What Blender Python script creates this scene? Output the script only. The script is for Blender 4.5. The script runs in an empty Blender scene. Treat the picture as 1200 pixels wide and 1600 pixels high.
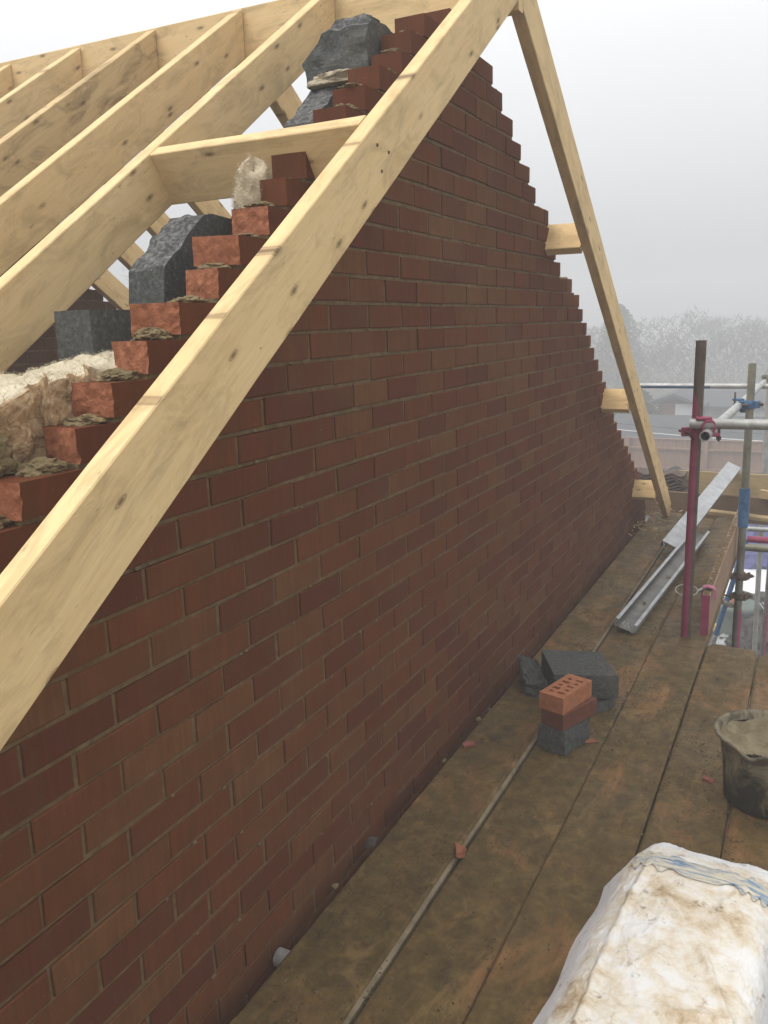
import bpy, bmesh, math, random
from mathutils import Vector, Matrix, noise
R = math.radians
random.seed(7)
scene = bpy.context.scene

# ------------------------------------------------------------------ camera
cam_d = bpy.data.cameras.new('camera')
cam = bpy.data.objects.new('camera', cam_d)
scene.collection.objects.link(cam)
scene.camera = cam
F_PX = 1311.5
YAW, PIT, ROL = -0.4740, -0.2182, -0.0302
CAM = Vector((1.1818, -1.4571, 0.3850))
Fw = Vector((math.cos(PIT)*math.sin(YAW), math.cos(PIT)*math.cos(YAW), math.sin(PIT)))
R0 = Fw.cross(Vector((0, 0, 1))).normalized()
U0 = R0.cross(Fw)
Rt = math.cos(ROL)*R0 + math.sin(ROL)*U0
Up = -math.sin(ROL)*R0 + math.cos(ROL)*U0
cam.matrix_world = Matrix.Translation(CAM) @ Matrix((Rt, Up, -Fw)).transposed().to_4x4()
cam_d.sensor_fit = 'VERTICAL'
cam_d.sensor_height = 36.0
cam_d.lens = 36.0*F_PX/1600.0
cam_d.clip_start = 0.02
cam_d.clip_end = 1000

# ------------------------------------------------------------------ world and sun
SUN_EL, SUN_AZ = R(58), R(235)       # azimuth: direction the light comes from, clockwise from +y
world = bpy.data.worlds.new('World')
scene.world = world
world.use_nodes = True
wn = world.node_tree
wn.nodes.clear()
def wnode(t, **k):
    n = wn.nodes.new(t)
    for a, b in k.items(): setattr(n, a, b)
    return n
w_out = wnode('ShaderNodeOutputWorld')
w_sky = wnode('ShaderNodeTexSky', sky_type='NISHITA', sun_disc=False, sun_elevation=SUN_EL, sun_rotation=SUN_AZ)
w_sky.air_density = 1.0; w_sky.dust_density = 4.0
w_b1 = wnode('ShaderNodeBackground'); w_b1.inputs[1].default_value = 0.05
w_hs = wnode('ShaderNodeHueSaturation'); w_hs.inputs['Saturation'].default_value = 0.25
wn.links.new(w_sky.outputs[0], w_hs.inputs['Color'])
wn.links.new(w_hs.outputs[0], w_b1.inputs[0])
# the cloud layer: an even overcast dome, a little brighter overhead
w_tc = wnode('ShaderNodeTexCoord')
w_sep = wnode('ShaderNodeSeparateXYZ')
wn.links.new(w_tc.outputs['Generated'], w_sep.inputs[0])
w_ramp = wnode('ShaderNodeValToRGB')
w_ramp.color_ramp.elements[0].position = 0.0
w_ramp.color_ramp.elements[0].color = (0.30, 0.305, 0.315, 1)
w_ramp.color_ramp.elements[1].position = 0.50
w_ramp.color_ramp.elements[1].color = (1.0, 0.985, 0.955, 1)
wn.links.new(w_sep.outputs['Z'], w_ramp.inputs[0])
w_nz = wnode('ShaderNodeTexNoise'); w_nz.inputs['Scale'].default_value = 1.6; w_nz.inputs['Detail'].default_value = 3
wn.links.new(w_tc.outputs['Generated'], w_nz.inputs['Vector'])
w_nr = wnode('ShaderNodeValToRGB'); wn.links.new(w_nz.outputs['Fac'], w_nr.inputs[0])
w_nr.color_ramp.elements[0].position = 0.3; w_nr.color_ramp.elements[0].color = (0.86, 0.87, 0.89, 1); w_nr.color_ramp.elements[1].position = 0.7
w_mx = wnode('ShaderNodeMix', data_type='RGBA', blend_type='MULTIPLY'); w_mx.inputs[0].default_value = 1.0
wn.links.new(w_ramp.outputs[0], w_mx.inputs[6]); wn.links.new(w_nr.outputs[0], w_mx.inputs[7])
w_b2 = wnode('ShaderNodeBackground'); w_b2.inputs[1].default_value = 0.80
wn.links.new(w_mx.outputs[2], w_b2.inputs[0])
w_add = wnode('ShaderNodeAddShader')
wn.links.new(w_b1.outputs[0], w_add.inputs[0]); wn.links.new(w_b2.outputs[0], w_add.inputs[1])
wn.links.new(w_add.outputs[0], w_out.inputs[0])

sun_d = bpy.data.lights.new('sun', 'SUN')
sun_d.energy = 0.9; sun_d.angle = R(35); sun_d.color = (1.0, 0.96, 0.9)
sun = bpy.data.objects.new('sun', sun_d)
scene.collection.objects.link(sun)
sd = Vector((math.sin(SUN_AZ)*math.cos(SUN_EL), math.cos(SUN_AZ)*math.cos(SUN_EL), math.sin(SUN_EL)))
sun.rotation_euler = (-sd).to_track_quat('-Z', 'Y').to_euler()

vs = scene.view_settings
scene.display_settings.display_device = 'sRGB'
vs.view_transform = 'Standard'; vs.look = 'None'; vs.exposure = 0.66; vs.gamma = 1.0
vs.use_curve_mapping = False
scene.cycles.volume_bounces = 1
scene.cycles.max_bounces = 6

# ------------------------------------------------------------------ materials
class NT:
    """small node-tree helper"""
    def __init__(s, name):
        s.m = bpy.data.materials.new(name); s.m.use_nodes = True
        s.t = s.m.node_tree; s.t.nodes.clear()
        s.out = s.n('ShaderNodeOutputMaterial'); s.b = s.n('ShaderNodeBsdfPrincipled')
        s.l(s.b.outputs[0], s.out.inputs[0])
    def n(s, t, **k):
        n = s.t.nodes.new(t)
        for a, b in k.items(): setattr(n, a, b)
        return n
    def l(s, a, b): s.t.links.new(a, b)
    def coord(s, scale=(1, 1, 1), rand=True):
        tc = s.n('ShaderNodeTexCoord'); mp = s.n('ShaderNodeMapping')
        mp.inputs['Scale'].default_value = scale
        src = tc.outputs['Object']
        if rand:
            oi = s.n('ShaderNodeObjectInfo'); mu = s.n('ShaderNodeMath', operation='MULTIPLY'); mu.inputs[1].default_value = 37.0
            s.l(oi.outputs['Random'], mu.inputs[0])
            ad = s.n('ShaderNodeVectorMath', operation='ADD'); s.l(src, ad.inputs[0]); s.l(mu.outputs[0], ad.inputs[1]); src = ad.outputs[0]
        s.l(src, mp.inputs['Vector'])
        return mp.outputs[0]
    def noise(s, co, scale=5, detail=6, rough=0.6, dist=0.0):
        n = s.n('ShaderNodeTexNoise'); s.l(co, n.inputs['Vector'])
        n.inputs['Scale'].default_value = scale; n.inputs['Detail'].default_value = detail
        n.inputs['Roughness'].default_value = rough; n.inputs['Distortion'].default_value = dist
        return n.outputs['Fac']
    def ramp(s, fac, stops):
        r = s.n('ShaderNodeValToRGB'); s.l(fac, r.inputs[0]); e = r.color_ramp.elements
        while len(e) < len(stops): e.new(0.5)
        for i, (p, c) in enumerate(stops):
            e[i].position = p
            e[i].color = (c, c, c, 1) if isinstance(c, (int, float)) else (*c, 1)
        return r.outputs[0]
    def mix(s, fac, a, b, mode='MIX'):
        m = s.n('ShaderNodeMix', data_type='RGBA', blend_type=mode)
        if isinstance(fac, (int, float)): m.inputs[0].default_value = fac
        else: s.l(fac, m.inputs[0])
        for i, v in ((6, a), (7, b)):
            if isinstance(v, tuple): m.inputs[i].default_value = (*v, 1)
            else: s.l(v, m.inputs[i])
        return m.outputs[2]
    def math(s, op, a, b=0.0):
        m = s.n('ShaderNodeMath', operation=op)
        for i, v in ((0, a), (1, b)):
            if isinstance(v, (int, float)): m.inputs[i].default_value = v
            else: s.l(v, m.inputs[i])
        return m.outputs[0]
    def bump(s, h, dist=0.01, strength=0.5, prev=None):
        b = s.n('ShaderNodeBump'); b.inputs['Strength'].default_value = strength
        b.inputs['Distance'].default_value = dist; s.l(h, b.inputs['Height'])
        if prev is not None: s.l(prev, b.inputs['Normal'])
        s.l(b.outputs[0], s.b.inputs['Normal']); return b.outputs[0]
    def fin(s, col, rough=0.8, metal=0.0, spec=0.3):
        for k, v in (('Base Color', col), ('Roughness', rough), ('Metallic', metal), ('Specular IOR Level', spec)):
            if isinstance(v, tuple): s.b.inputs[k].default_value = (*v, 1)
            elif isinstance(v, (int, float)): s.b.inputs[k].default_value = v
            else: s.l(v, s.b.inputs[k])
        return s.m

def mat_wood(name, light, mid, dirt=0.25, knot=1.0):
    t = NT(name)
    g = t.coord((1.2, 26, 26)); fine = t.noise(g, 4.0, 8, 0.65, 0.6)
    c1 = t.ramp(fine, [(0.30, mid), (0.62, light)])
    big = t.noise(t.coord((1.3, 5, 5)), 2.2, 5, 0.6, 0.4)
    c2 = t.mix(t.ramp(big, [(0.35, 0.55), (0.62, 0.0)]), c1, mid, 'MIX')
    # handling dirt and weather marks
    dn = t.noise(t.coord((2.5, 7, 7)), 2.0, 9, 0.72, 0.8)
    c3 = t.mix(t.math('MULTIPLY', t.ramp(dn, [(0.47, 0.0), (0.68, 1.0)]), dirt), c2, (0.16, 0.105, 0.045))
    # knots
    kc = t.n('ShaderNodeSeparateXYZ'); t.l(t.coord((4.6, 1, 13)), kc.inputs[0])
    kv = t.n('ShaderNodeCombineXYZ'); t.l(kc.outputs['X'], kv.inputs['X']); t.l(kc.outputs['Z'], kv.inputs['Y'])
    v = t.n('ShaderNodeTexVoronoi', voronoi_dimensions='2D'); t.l(kv.outputs[0], v.inputs['Vector']); v.inputs['Scale'].default_value = 1.0
    ring = t.ramp(v.outputs['Distance'], [(0.030, 1.0), (0.050, 0.5), (0.072, 0.75), (0.085, 0.18), (0.17, 0.0)])
    sc_ = t.n('ShaderNodeSeparateColor'); t.l(v.outputs['Color'], sc_.inputs[0])
    ring = t.math('MULTIPLY', ring, t.ramp(sc_.outputs[0], [(0.50, 0.0), (0.56, 1.0)]))
    c4 = t.mix(t.math('MULTIPLY', ring, 0.8*knot), c3, (0.10, 0.048, 0.02))
    # tiny dark nicks
    nn = t.noise(t.coord((14, 60, 60)), 1.6, 3, 0.5)
    c5 = t.mix(t.ramp(nn, [(0.70, 0.0), (0.76, 0.55)]), c4, (0.07, 0.045, 0.025))
    t.bump(fine, 0.002, 0.5)
    return t.fin(c5, 0.72, 0, 0.25)

M = {}
M['wood'] = mat_wood('pale_softwood', (0.78, 0.585, 0.315), (0.70, 0.495, 0.24), 0.40)
M['wood_dirty'] = mat_wood('stained_softwood', (0.66, 0.49, 0.26), (0.56, 0.39, 0.185), 0.85)
M['wood_edge'] = mat_wood('yellow_softwood', (0.78, 0.485, 0.145), (0.68, 0.385, 0.10), 0.2, 0.25)  # yellower softwood for the front rafter's top face and the offcuts
M['wood_old'] = mat_wood('brown_old_timber', (0.17, 0.105, 0.06), (0.11, 0.065, 0.038), 0.6, 0.2)
M['toe'] = mat_wood('pinkish_toe_board', (0.36, 0.235, 0.165), (0.28, 0.175, 0.115), 0.4, 0.2)

def mat_brick(name, dark=1.0):
    t = NT(name)
    at = t.n('ShaderNodeAttribute', attribute_name='tone', attribute_type='GEOMETRY')
    base = t.ramp(at.outputs['Fac'], [(0.0, (0.100*dark, 0.028*dark, 0.0145*dark)), (0.28, (0.124*dark, 0.035*dark, 0.0155*dark)),
                                      (0.55, (0.148*dark, 0.046*dark, 0.0170*dark)), (0.8, (0.142*dark, 0.055*dark, 0.022*dark)),
                                      (1.0, (0.165*dark, 0.073*dark, 0.029*dark))])
    co = t.coord((1, 1, 1), False)
    n1 = t.noise(co, 9, 8, 0.7, 0.3)
    c = t.mix(t.ramp(n1, [(0.35, 0.55), (0.7, 0.0)]), base, (0.085*dark, 0.036*dark, 0.015*dark))
    dr = t.noise(t.coord((60, 60, 4), False), 1.0, 4, 0.6)
    c = t.mix(t.ramp(dr, [(0.4, 0.35), (0.66, 0.0)]), c, (0.062*dark, 0.026*dark, 0.013*dark))
    sm = t.noise(co, 2.3, 6, 0.6, 0.5)
    c = t.mix(t.ramp(sm, [(0.52, 0.0), (0.75, 0.30)]), c, (0.14*dark, 0.088*dark, 0.042*dark))
    sp = t.noise(co, 160, 2, 0.5)
    c = t.mix(t.ramp(sp, [(0.72, 0.0), (0.8, 0.6)]), c, (0.42, 0.30, 0.22))
    b = t.bump(dr, 0.003, 0.5); t.bump(sp, 0.002, 0.5, b)
    return t.fin(c, 0.9, 0, 0.08)
M['brick'] = mat_brick('wire_cut_red_brick', 1.12)
M['brick_far'] = mat_brick('dark_red_brick', 0.7)

def mat_simple(name, a, b, scale=12, rough=0.85, bump=0.3, dist=0.01, metal=0.0, detail=7, spec=0.3, lo=0.35, hi=0.65, stretch=(1, 1, 1)):
    t = NT(name); f = t.noise(t.coord(stretch), scale, detail, 0.65, 0.3)
    c = t.ramp(f, [(lo, a), (hi, b)])
    if bump: t.bump(f, dist, bump)
    return t.fin(c, rough, metal, spec)
M['mortar'] = mat_simple('sandy_mortar', (0.105, 0.066, 0.028), (0.180, 0.122, 0.056), 30, 0.95, 0.8, 0.006)
M['mortar_wet'] = mat_simple('wet_mortar', (0.12, 0.088, 0.042), (0.26, 0.20, 0.105), 50, 0.9, 1.0, 0.008)
M['mortar_pale'] = mat_simple('pale_dried_mortar', (0.30, 0.25, 0.17), (0.50, 0.44, 0.33), 30, 0.9, 0.8, 0.006)
M['broken'] = mat_simple('broken_brick_core', (0.22, 0.074, 0.034), (0.42, 0.165, 0.085), 45, 0.95, 1.0, 0.008)
M['brick_new'] = mat_simple('orange_brick', (0.29, 0.105, 0.048), (0.40, 0.165, 0.078), 40, 0.85, 0.5, 0.004)
M['brick_red'] = mat_simple('plain_red_brick', (0.11, 0.036, 0.020), (0.16, 0.055, 0.029), 40, 0.85, 0.5, 0.004)
M['block_face'] = mat_simple('grey_block_cut_face', (0.05, 0.052, 0.052), (0.26, 0.26, 0.25), 70, 0.8, 1.0, 0.012, lo=0.42, hi=0.72)

def mat_block():
    t = NT('dark_grey_concrete_block'); co = t.coord()
    f = t.noise(co, 90, 5, 0.7); g = t.noise(co, 6, 5, 0.6, 0.4)
    c = t.ramp(f, [(0.3, (0.045, 0.048, 0.046)), (0.56, (0.092, 0.096, 0.092)), (0.76, (0.20, 0.20, 0.19))])
    c = t.mix(t.ramp(g, [(0.5, 0.0), (0.75, 0.45)]), c, (0.15, 0.125, 0.085))
    t.bump(f, 0.006, 0.9)
    return t.fin(c, 0.92, 0, 0.2)
M['block'] = mat_block()

def mat_deck():
    t = NT('muddy_scaffold_board')
    g = t.noise(t.coord((22, 1.0, 22)), 3.0, 7, 0.65, 0.5)
    wood = t.ramp(g, [(0.3, (0.18, 0.085, 0.026)), (0.65, (0.31, 0.160, 0.056))])
    big = t.noise(t.coord((1.3, 0.6, 1)), 3.6, 12, 0.70, 0.5)
    mud_c = t.ramp(t.noise(t.coord(), 17, 12, 0.78, 0.3), [(0.30, (0.048, 0.029, 0.007)), (0.5, (0.115, 0.074, 0.019)), (0.70, (0.22, 0.150, 0.046))])
    mud = t.ramp(big, [(0.37, 0.15), (0.47, 0.95)])
    c = t.mix(mud, wood, mud_c)
    # dried smear
    sm = t.noise(t.coord((1.3, 0.7, 1)), 5.0, 11, 0.72, 0.7)
    c = t.mix(t.ramp(sm, [(0.56, 0.0), (0.65, 0.65)]), c, (0.27, 0.172, 0.062))
    dk = t.noise(t.coord((1.5, 1, 1)), 9, 10, 0.78, 0.4)
    c = t.mix(t.ramp(dk, [(0.55, 0.0), (0.68, 0.8)]), c, (0.035, 0.024, 0.012))
    wet = t.ramp(t.noise(t.coord(), 2.5, 4, 0.6), [(0.4, 0.42), (0.6, 0.75)])
    f2 = t.noise(t.coord(), 45, 8, 0.75)
    b = t.bump(big, 0.02, 0.5); t.bump(f2, 0.012, 0.9, b)
    return t.fin(c, wet, 0, 0.35)
M['deck'] = mat_deck()

def mat_galv(name='galvanised_tube', a=(0.30, 0.30, 0.285), b=(0.52, 0.52, 0.50)):
    t = NT(name); f = t.noise(t.coord((1, 1, 1)), 9, 8, 0.7, 0.5)
    c = t.ramp(f, [(0.35, a), (0.65, b)])
    r = t.noise(t.coord((3, 3, 1.5)), 6, 8, 0.75)
    c = t.mix(t.ramp(r, [(0.55, 0.0), (0.75, 0.55)]), c, (0.19, 0.155, 0.11))
    t.bump(r, 0.003, 0.3)
    return t.fin(c, 0.48, 0.45, 0.5)
M['galv'] = mat_galv()
M['galv_dull'] = mat_galv('dull_mossy_tube', (0.16, 0.155, 0.115), (0.27, 0.26, 0.20))
M['alu'] = mat_galv('aluminium', (0.30, 0.31, 0.32), (0.50, 0.52, 0.54))
M['alu_dirty_shaded'] = mat_galv('dirty_shaded_aluminium', (0.10, 0.095, 0.085), (0.20, 0.19, 0.175))  # for the open channel's web: grime and trough shade painted in together
M['rust'] = mat_simple('rusty_fitting', (0.07, 0.045, 0.03), (0.20, 0.13, 0.09), 30, 0.8, 0.5, 0.003, 0.3)
M['blue_paint'] = mat_simple('worn_blue_paint', (0.025, 0.075, 0.17), (0.07, 0.17, 0.32), 22, 0.5, 0.2, 0.003)
M['magenta'] = mat_simple('magenta_paint', (0.24, 0.032, 0.08), (0.35, 0.06, 0.125), 14, 0.55, 0.2, 0.003)
M['pink'] = mat_simple('pink_plastic', (0.38, 0.09, 0.17), (0.52, 0.15, 0.25), 14, 0.5, 0.1, 0.003)
M['black_rubber'] = mat_simple('black_plastic', (0.018, 0.017, 0.015), (0.05, 0.047, 0.04), 10, 0.6, 0.2, 0.003)

def mat_split_tube(name, base, paint, zt, dx=0.89, dy=0.45, lim=0.004):
    """a tube whose left side is painted below a ragged height; zt is in the tube's own length axis"""
    t = NT(name); tc = t.n('ShaderNodeTexCoord'); sp = t.n('ShaderNodeSeparateXYZ'); t.l(tc.outputs['Object'], sp.inputs[0])
    nz = t.noise(t.coord((1, 1, 1), False), 14, 6, 0.7)
    a = t.math('ADD', t.math('MULTIPLY', sp.outputs['X'], dx), t.math('MULTIPLY', sp.outputs['Y'], dy))
    edge = t.math('ADD', a, t.math('MULTIPLY', t.math('SUBTRACT', nz, 0.5), 0.015))
    side = t.math('LESS_THAN', edge, lim)
    hz = t.math('LESS_THAN', t.math('ADD', sp.outputs['Z'], t.math('MULTIPLY', t.math('ADD', a, 0.02), 4.0)), zt)
    f = t.noise(t.coord((1, 1, 1), False), 20, 8, 0.7)
    bc = t.ramp(f, [(0.35, base[0]), (0.65, base[1])]); pc = t.ramp(f, [(0.35, paint[0]), (0.65, paint[1])])
    mk = t.noise(t.coord((40, 40, 60), False), 1.0, 2, 0.5)
    c = t.mix(t.math('MULTIPLY', side, hz), bc, pc)
    t.bump(f, 0.003, 0.3)
    return t.fin(c, 0.6, 0.1, 0.4)
M['S1'] = mat_split_tube('brown_tube_magenta_side', ((0.060, 0.040, 0.028), (0.12, 0.085, 0.062)), ((0.22, 0.028, 0.075), (0.32, 0.055, 0.12)), 1.22, lim=-0.002)
M['S2low'] = mat_split_tube('dark_tube_magenta_stripe', ((0.09, 0.075, 0.062), (0.18, 0.15, 0.13)), ((0.27, 0.04, 0.11), (0.38, 0.07, 0.16)), 9.0, -0.99, 0.1, lim=-0.011)

def mat_insul():
    t = NT('mineral_wool'); f = t.noise(t.coord(), 14, 9, 0.75, 1.2)
    at = t.n('ShaderNodeAttribute', attribute_name='tone', attribute_type='GEOMETRY')
    brown = t.ramp(f, [(0.32, (0.20, 0.12, 0.06)), (0.5, (0.48, 0.33, 0.19)), (0.68, (0.74, 0.60, 0.42))])
    pale = t.ramp(f, [(0.3, (0.48, 0.41, 0.28)), (0.6, (0.70, 0.63, 0.48))])
    c = t.mix(at.outputs['Fac'], brown, pale)
    t.bump(f, 0.02, 0.6)
    return t.fin(c, 0.95, 0, 0.1)
M['wool'] = mat_insul()

def mat_bag():
    t = NT('dirty_white_plastic'); co = t.coord((1, 1, 1), False)
    a = t.noise(co, 7.5, 12, 0.72, 0.15); b = t.noise(co, 19, 12, 0.75, 0.2)
    c = t.ramp(a, [(0.42, (0.74, 0.73, 0.71)), (0.49, (0.70, 0.65, 0.56)), (0.56, (0.62, 0.53, 0.40)), (0.64, (0.46, 0.35, 0.22)), (0.73, (0.22, 0.14, 0.07))])
    tc = t.n('ShaderNodeTexCoord'); sp = t.n('ShaderNodeSeparateXYZ'); t.l(tc.outputs['Object'], sp.inputs[0])
    # clean sides, soiled top
    c = t.mix(t.ramp(t.math('ADD', sp.outputs['Z'], t.math('MULTIPLY', a, 0.06)), [(0.088, 0.9), (0.132, 0.0)]), c, (0.80, 0.82, 0.86))
    c = t.mix(t.ramp(b, [(0.57, 0.0), (0.68, 0.9)]), c, (0.20, 0.13, 0.07))
    t.bump(b, 0.006, 0.5)
    return t.fin(c, 0.5, 0, 0.4)
M['bag'] = mat_bag()
def mat_band():
    t = NT('crinkled_band'); f = t.noise(t.coord((4, 30, 4), False), 2.2, 8, 0.7, 1.0)
    c = t.ramp(f, [(0.32, (0.10, 0.13, 0.20)), (0.42, (0.22, 0.34, 0.50)), (0.50, (0.62, 0.56, 0.42)), (0.64, (0.72, 0.68, 0.58))])
    t.bump(f, 0.01, 0.8); return t.fin(c, 0.5, 0, 0.4)
M['band'] = mat_band()
def mat_bucket():
    t = NT('mortar_caked_black_plastic'); f = t.noise(t.coord((1.5, 1.5, 0.9), False), 9, 10, 0.72, 0.8)
    tc = t.n('ShaderNodeTexCoord'); sp = t.n('ShaderNodeSeparateXYZ'); t.l(tc.outputs['Object'], sp.inputs[0])
    h = t.math('ADD', f, t.math('MULTIPLY', sp.outputs['Z'], 0.75))
    c = t.ramp(h, [(0.50, (0.022, 0.018, 0.012)), (0.60, (0.085, 0.070, 0.042)), (0.72, (0.21, 0.175, 0.11))])
    t.bump(f, 0.01, 0.6); return t.fin(c, 0.62, 0, 0.35)
M['bucket'] = mat_bucket()
M['mix_mortar'] = mat_simple('mortar_in_bucket', (0.15, 0.12, 0.065), (0.27, 0.225, 0.135), 16, 0.75, 0.9, 0.02)
M['tile'] = mat_simple('brown_concrete_tile', (0.075, 0.05, 0.042), (0.14, 0.10, 0.085), 20, 0.9, 0.4, 0.006)
M['ground'] = mat_simple('muddy_ground', (0.045, 0.040, 0.030), (0.12, 0.11, 0.08), 1.2, 0.95, 0.4, 0.05)
M['fence'] = mat_simple('fence_boards', (0.24, 0.145, 0.10), (0.34, 0.215, 0.155), 3, 0.9, 0.2, 0.01, stretch=(8, 8, 1))
M['slate'] = mat_simple('dark_slate_roof', (0.055, 0.062, 0.068), (0.085, 0.092, 0.10), 2, 0.8, 0.2, 0.02)
M['render_pale'] = mat_simple('pale_render', (0.40, 0.41, 0.40), (0.52, 0.53, 0.52), 2, 0.9, 0)
M['brick_dull'] = mat_simple('dull_brickwork', (0.20, 0.10, 0.07), (0.27, 0.14, 0.10), 6, 0.9, 0)
M['glass_far'] = mat_simple('pale_window_glass', (0.62, 0.66, 0.68), (0.75, 0.78, 0.80), 2, 0.3, 0)
M['white_frame'] = mat_simple('white_frame', (0.75, 0.76, 0.76), (0.82, 0.82, 0.82), 4, 0.5, 0)
M['bark'] = mat_simple('winter_bark', (0.030, 0.026, 0.024), (0.065, 0.055, 0.048), 3, 0.95, 0)
M['foliage'] = mat_simple('dull_evergreen_leaves', (0.035, 0.045, 0.025), (0.075, 0.085, 0.045), 3, 0.9, 0)
M['tarp'] = mat_simple('purple_blue_tarpaulin', (0.045, 0.05, 0.16), (0.10, 0.11, 0.28), 3, 0.5, 0.6, 0.05)
M['white_sheet'] = mat_simple('white_sheet', (0.66, 0.68, 0.70), (0.78, 0.80, 0.82), 4, 0.6, 0)
M['drum'] = mat_simple('grey_green_plastic', (0.09, 0.115, 0.10), (0.14, 0.165, 0.145), 4, 0.6, 0)
M['rubble'] = mat_simple('dark_rubble', (0.02, 0.02, 0.018), (0.10, 0.09, 0.08), 9, 0.9, 0.5, 0.03)
M['orange'] = mat_simple('orange_clay', (0.20, 0.065, 0.033), (0.30, 0.115, 0.058), 9, 0.8, 0)
M['pinkscrap'] = mat_simple('pink_scrap', (0.20, 0.05, 0.04), (0.30, 0.095, 0.08), 9, 0.8, 0)
M['ink'] = mat_simple('faded_ink', (0.20, 0.14, 0.08), (0.30, 0.21, 0.12), 60, 0.9, 0)
M['ply'] = mat_wood('pale_sheathing', (0.46, 0.35, 0.19), (0.36, 0.26, 0.13), 0.4, 0.3)

# ------------------------------------------------------------------ object helpers
COL = scene.collection
def link(name, me, mat=None, parent=None, loc=None, mats=None):
    o = bpy.data.objects.new(name, me); COL.objects.link(o)
    if me is not None and (mat or mats):
        for m in (mats or [mat]): me.materials.append(m)
    if parent: o.parent = parent
    if loc is not None: o.location = loc
    return o
def tag(o, label=None, cat=None, group=None, kind=None):
    for k, v in (('label', label), ('category', cat), ('group', group), ('kind', kind)):
        if v: o[k] = v
    return o
def empty(name, loc=(0, 0, 0), rot=(0, 0, 0)):
    o = bpy.data.objects.new(name, None); COL.objects.link(o); o.location = loc; o.rotation_euler = rot
    o.empty_display_size = 0.1
    return o
def bm_to(name, bm, mat=None, parent=None, smooth=False, mats=None):
    me = bpy.data.meshes.new(name); bm.normal_update(); bm.to_mesh(me); bm.free()
    if smooth:
        for p in me.polygons: p.use_smooth = True
    return link(name, me, mat, parent, mats=mats)
def frame(p0, p1, up=Vector((0, 0, 1))):
    x = (p1-p0).normalized(); z = (up - x*up.dot(x)).normalized(); y = z.cross(x)
    return Matrix((x, y, z)).transposed().to_4x4(), (p1-p0).length
def loft(bm, rings, cap=True, closed=True):
    vs_ = [[bm.verts.new(p) for p in r] for r in rings]
    n = len(rings[0])
    for a, b in zip(vs_[:-1], vs_[1:]):
        for i in range(n if closed else n-1):
            j = (i+1) % n
            bm.faces.new((a[i], a[j], b[j], b[i]))
    if cap and closed:
        bm.faces.new(list(reversed(vs_[0]))); bm.faces.new(vs_[-1])
    return vs_
def sect(w, h, c):
    """chamfered rectangle, top at 0, down to -h, centred on y"""
    a = w/2
    return [(a-c, 0), (a, -c), (a, -h+c), (a-c, -h), (-a+c, -h), (-a, -h+c), (-a, -c), (-a+c, 0)]
def timber(name, p0, p1, w=0.047, h=0.147, mat='wood', top=None, sh0=0.0, sh1=0.0, up=Vector((0, 0, 1)), parent=None, warp=0.003, c=0.0025, seed=None):
    """a sawn length: p0, p1 run along the middle of its top face; sh = plumb-cut shear at each end"""
    p0, p1 = Vector(p0), Vector(p1)
    Mx, L = frame(p0, p1, up)
    rnd = random.Random(seed if seed is not None else hash((round(p0.x, 3), round(p0.y, 3), round(L, 3))) & 0xffff)
    ph = rnd.random()*6; am = warp*rnd.uniform(0.4, 1)
    bm = bmesh.new(); S = sect(w, h, c); n = max(4, int(L/0.2)); rings = []
    for i in range(n+1):
        t = i/n; r = []
        for (y, z) in S:
            x = t*L
            x += (sh0*z*(1-t) + sh1*z*t)
            d = noise.noise(Vector((x*5+ph*3, y*20, z*20)))*0.0012
            r.append((x, y + am*math.sin(ph+t*5) - am*math.sin(ph) + d, z + d*0.7))
        rings.append(r)
    loft(bm, rings)
    mats = [M[mat]]
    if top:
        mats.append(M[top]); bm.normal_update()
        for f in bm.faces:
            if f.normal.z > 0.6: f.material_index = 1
    o = bm_to(name, bm, parent=parent, mats=mats)
    o.matrix_world = Matrix.Translation(p0) @ Mx
    return o
def box(bm, x0, x1, y0, y1, z0, z1, bev=0.0, jit=0.0):
    vs_ = [bm.verts.new((x + random.uniform(-jit, jit), y + random.uniform(-jit, jit), z + random.uniform(-jit, jit)))
           for x in (x0, x1) for y in (y0, y1) for z in (z0, z1)]
    fs = [bm.faces.new([vs_[i] for i in q]) for q in ((0, 1, 3, 2), (4, 6, 7, 5), (0, 4, 5, 1), (2, 3, 7, 6), (0, 2, 6, 4), (1, 5, 7, 3))]
    if bev:
        es = set(e for f in fs for e in f.edges)
        bmesh.ops.bevel(bm, geom=list(es), offset=bev, segments=1, affect='EDGES')
    return fs
def tube_mesh(bm, pts, r, n=20, hollow=None, cap=True):
    pts = [Vector(p) for p in pts]; rings = []
    for i, p in enumerate(pts):
        d = (pts[min(i+1, len(pts)-1)] - pts[max(i-1, 0)]).normalized()
        a = d.orthogonal().normalized() if i == 0 else (a - d*a.dot(d)).normalized()
        b = d.cross(a); rr = r[i] if isinstance(r, (list, tuple)) else r
        rings.append([p + (a*math.cos(2*math.pi*k/n) + b*math.sin(2*math.pi*k/n))*rr for k in range(n)])
    if hollow:
        loft(bm, rings, cap=False)
        inner = []
        for ring, p in zip(rings, pts): inner.append([p + (v-p)*hollow for v in ring])
        loft(bm, [list(reversed(q)) for q in inner], cap=False)
        for ring, inn in ((rings[0], inner[0]), (rings[-1], inner[-1])):
            vo = [bm.verts.new(v) for v in ring]; vi = [bm.verts.new(v) for v in inn]
            for k in range(n):
                j = (k+1) % n; bm.faces.new((vo[k], vo[j], vi[j], vi[k]))
    else: loft(bm, rings, cap=cap)
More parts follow.
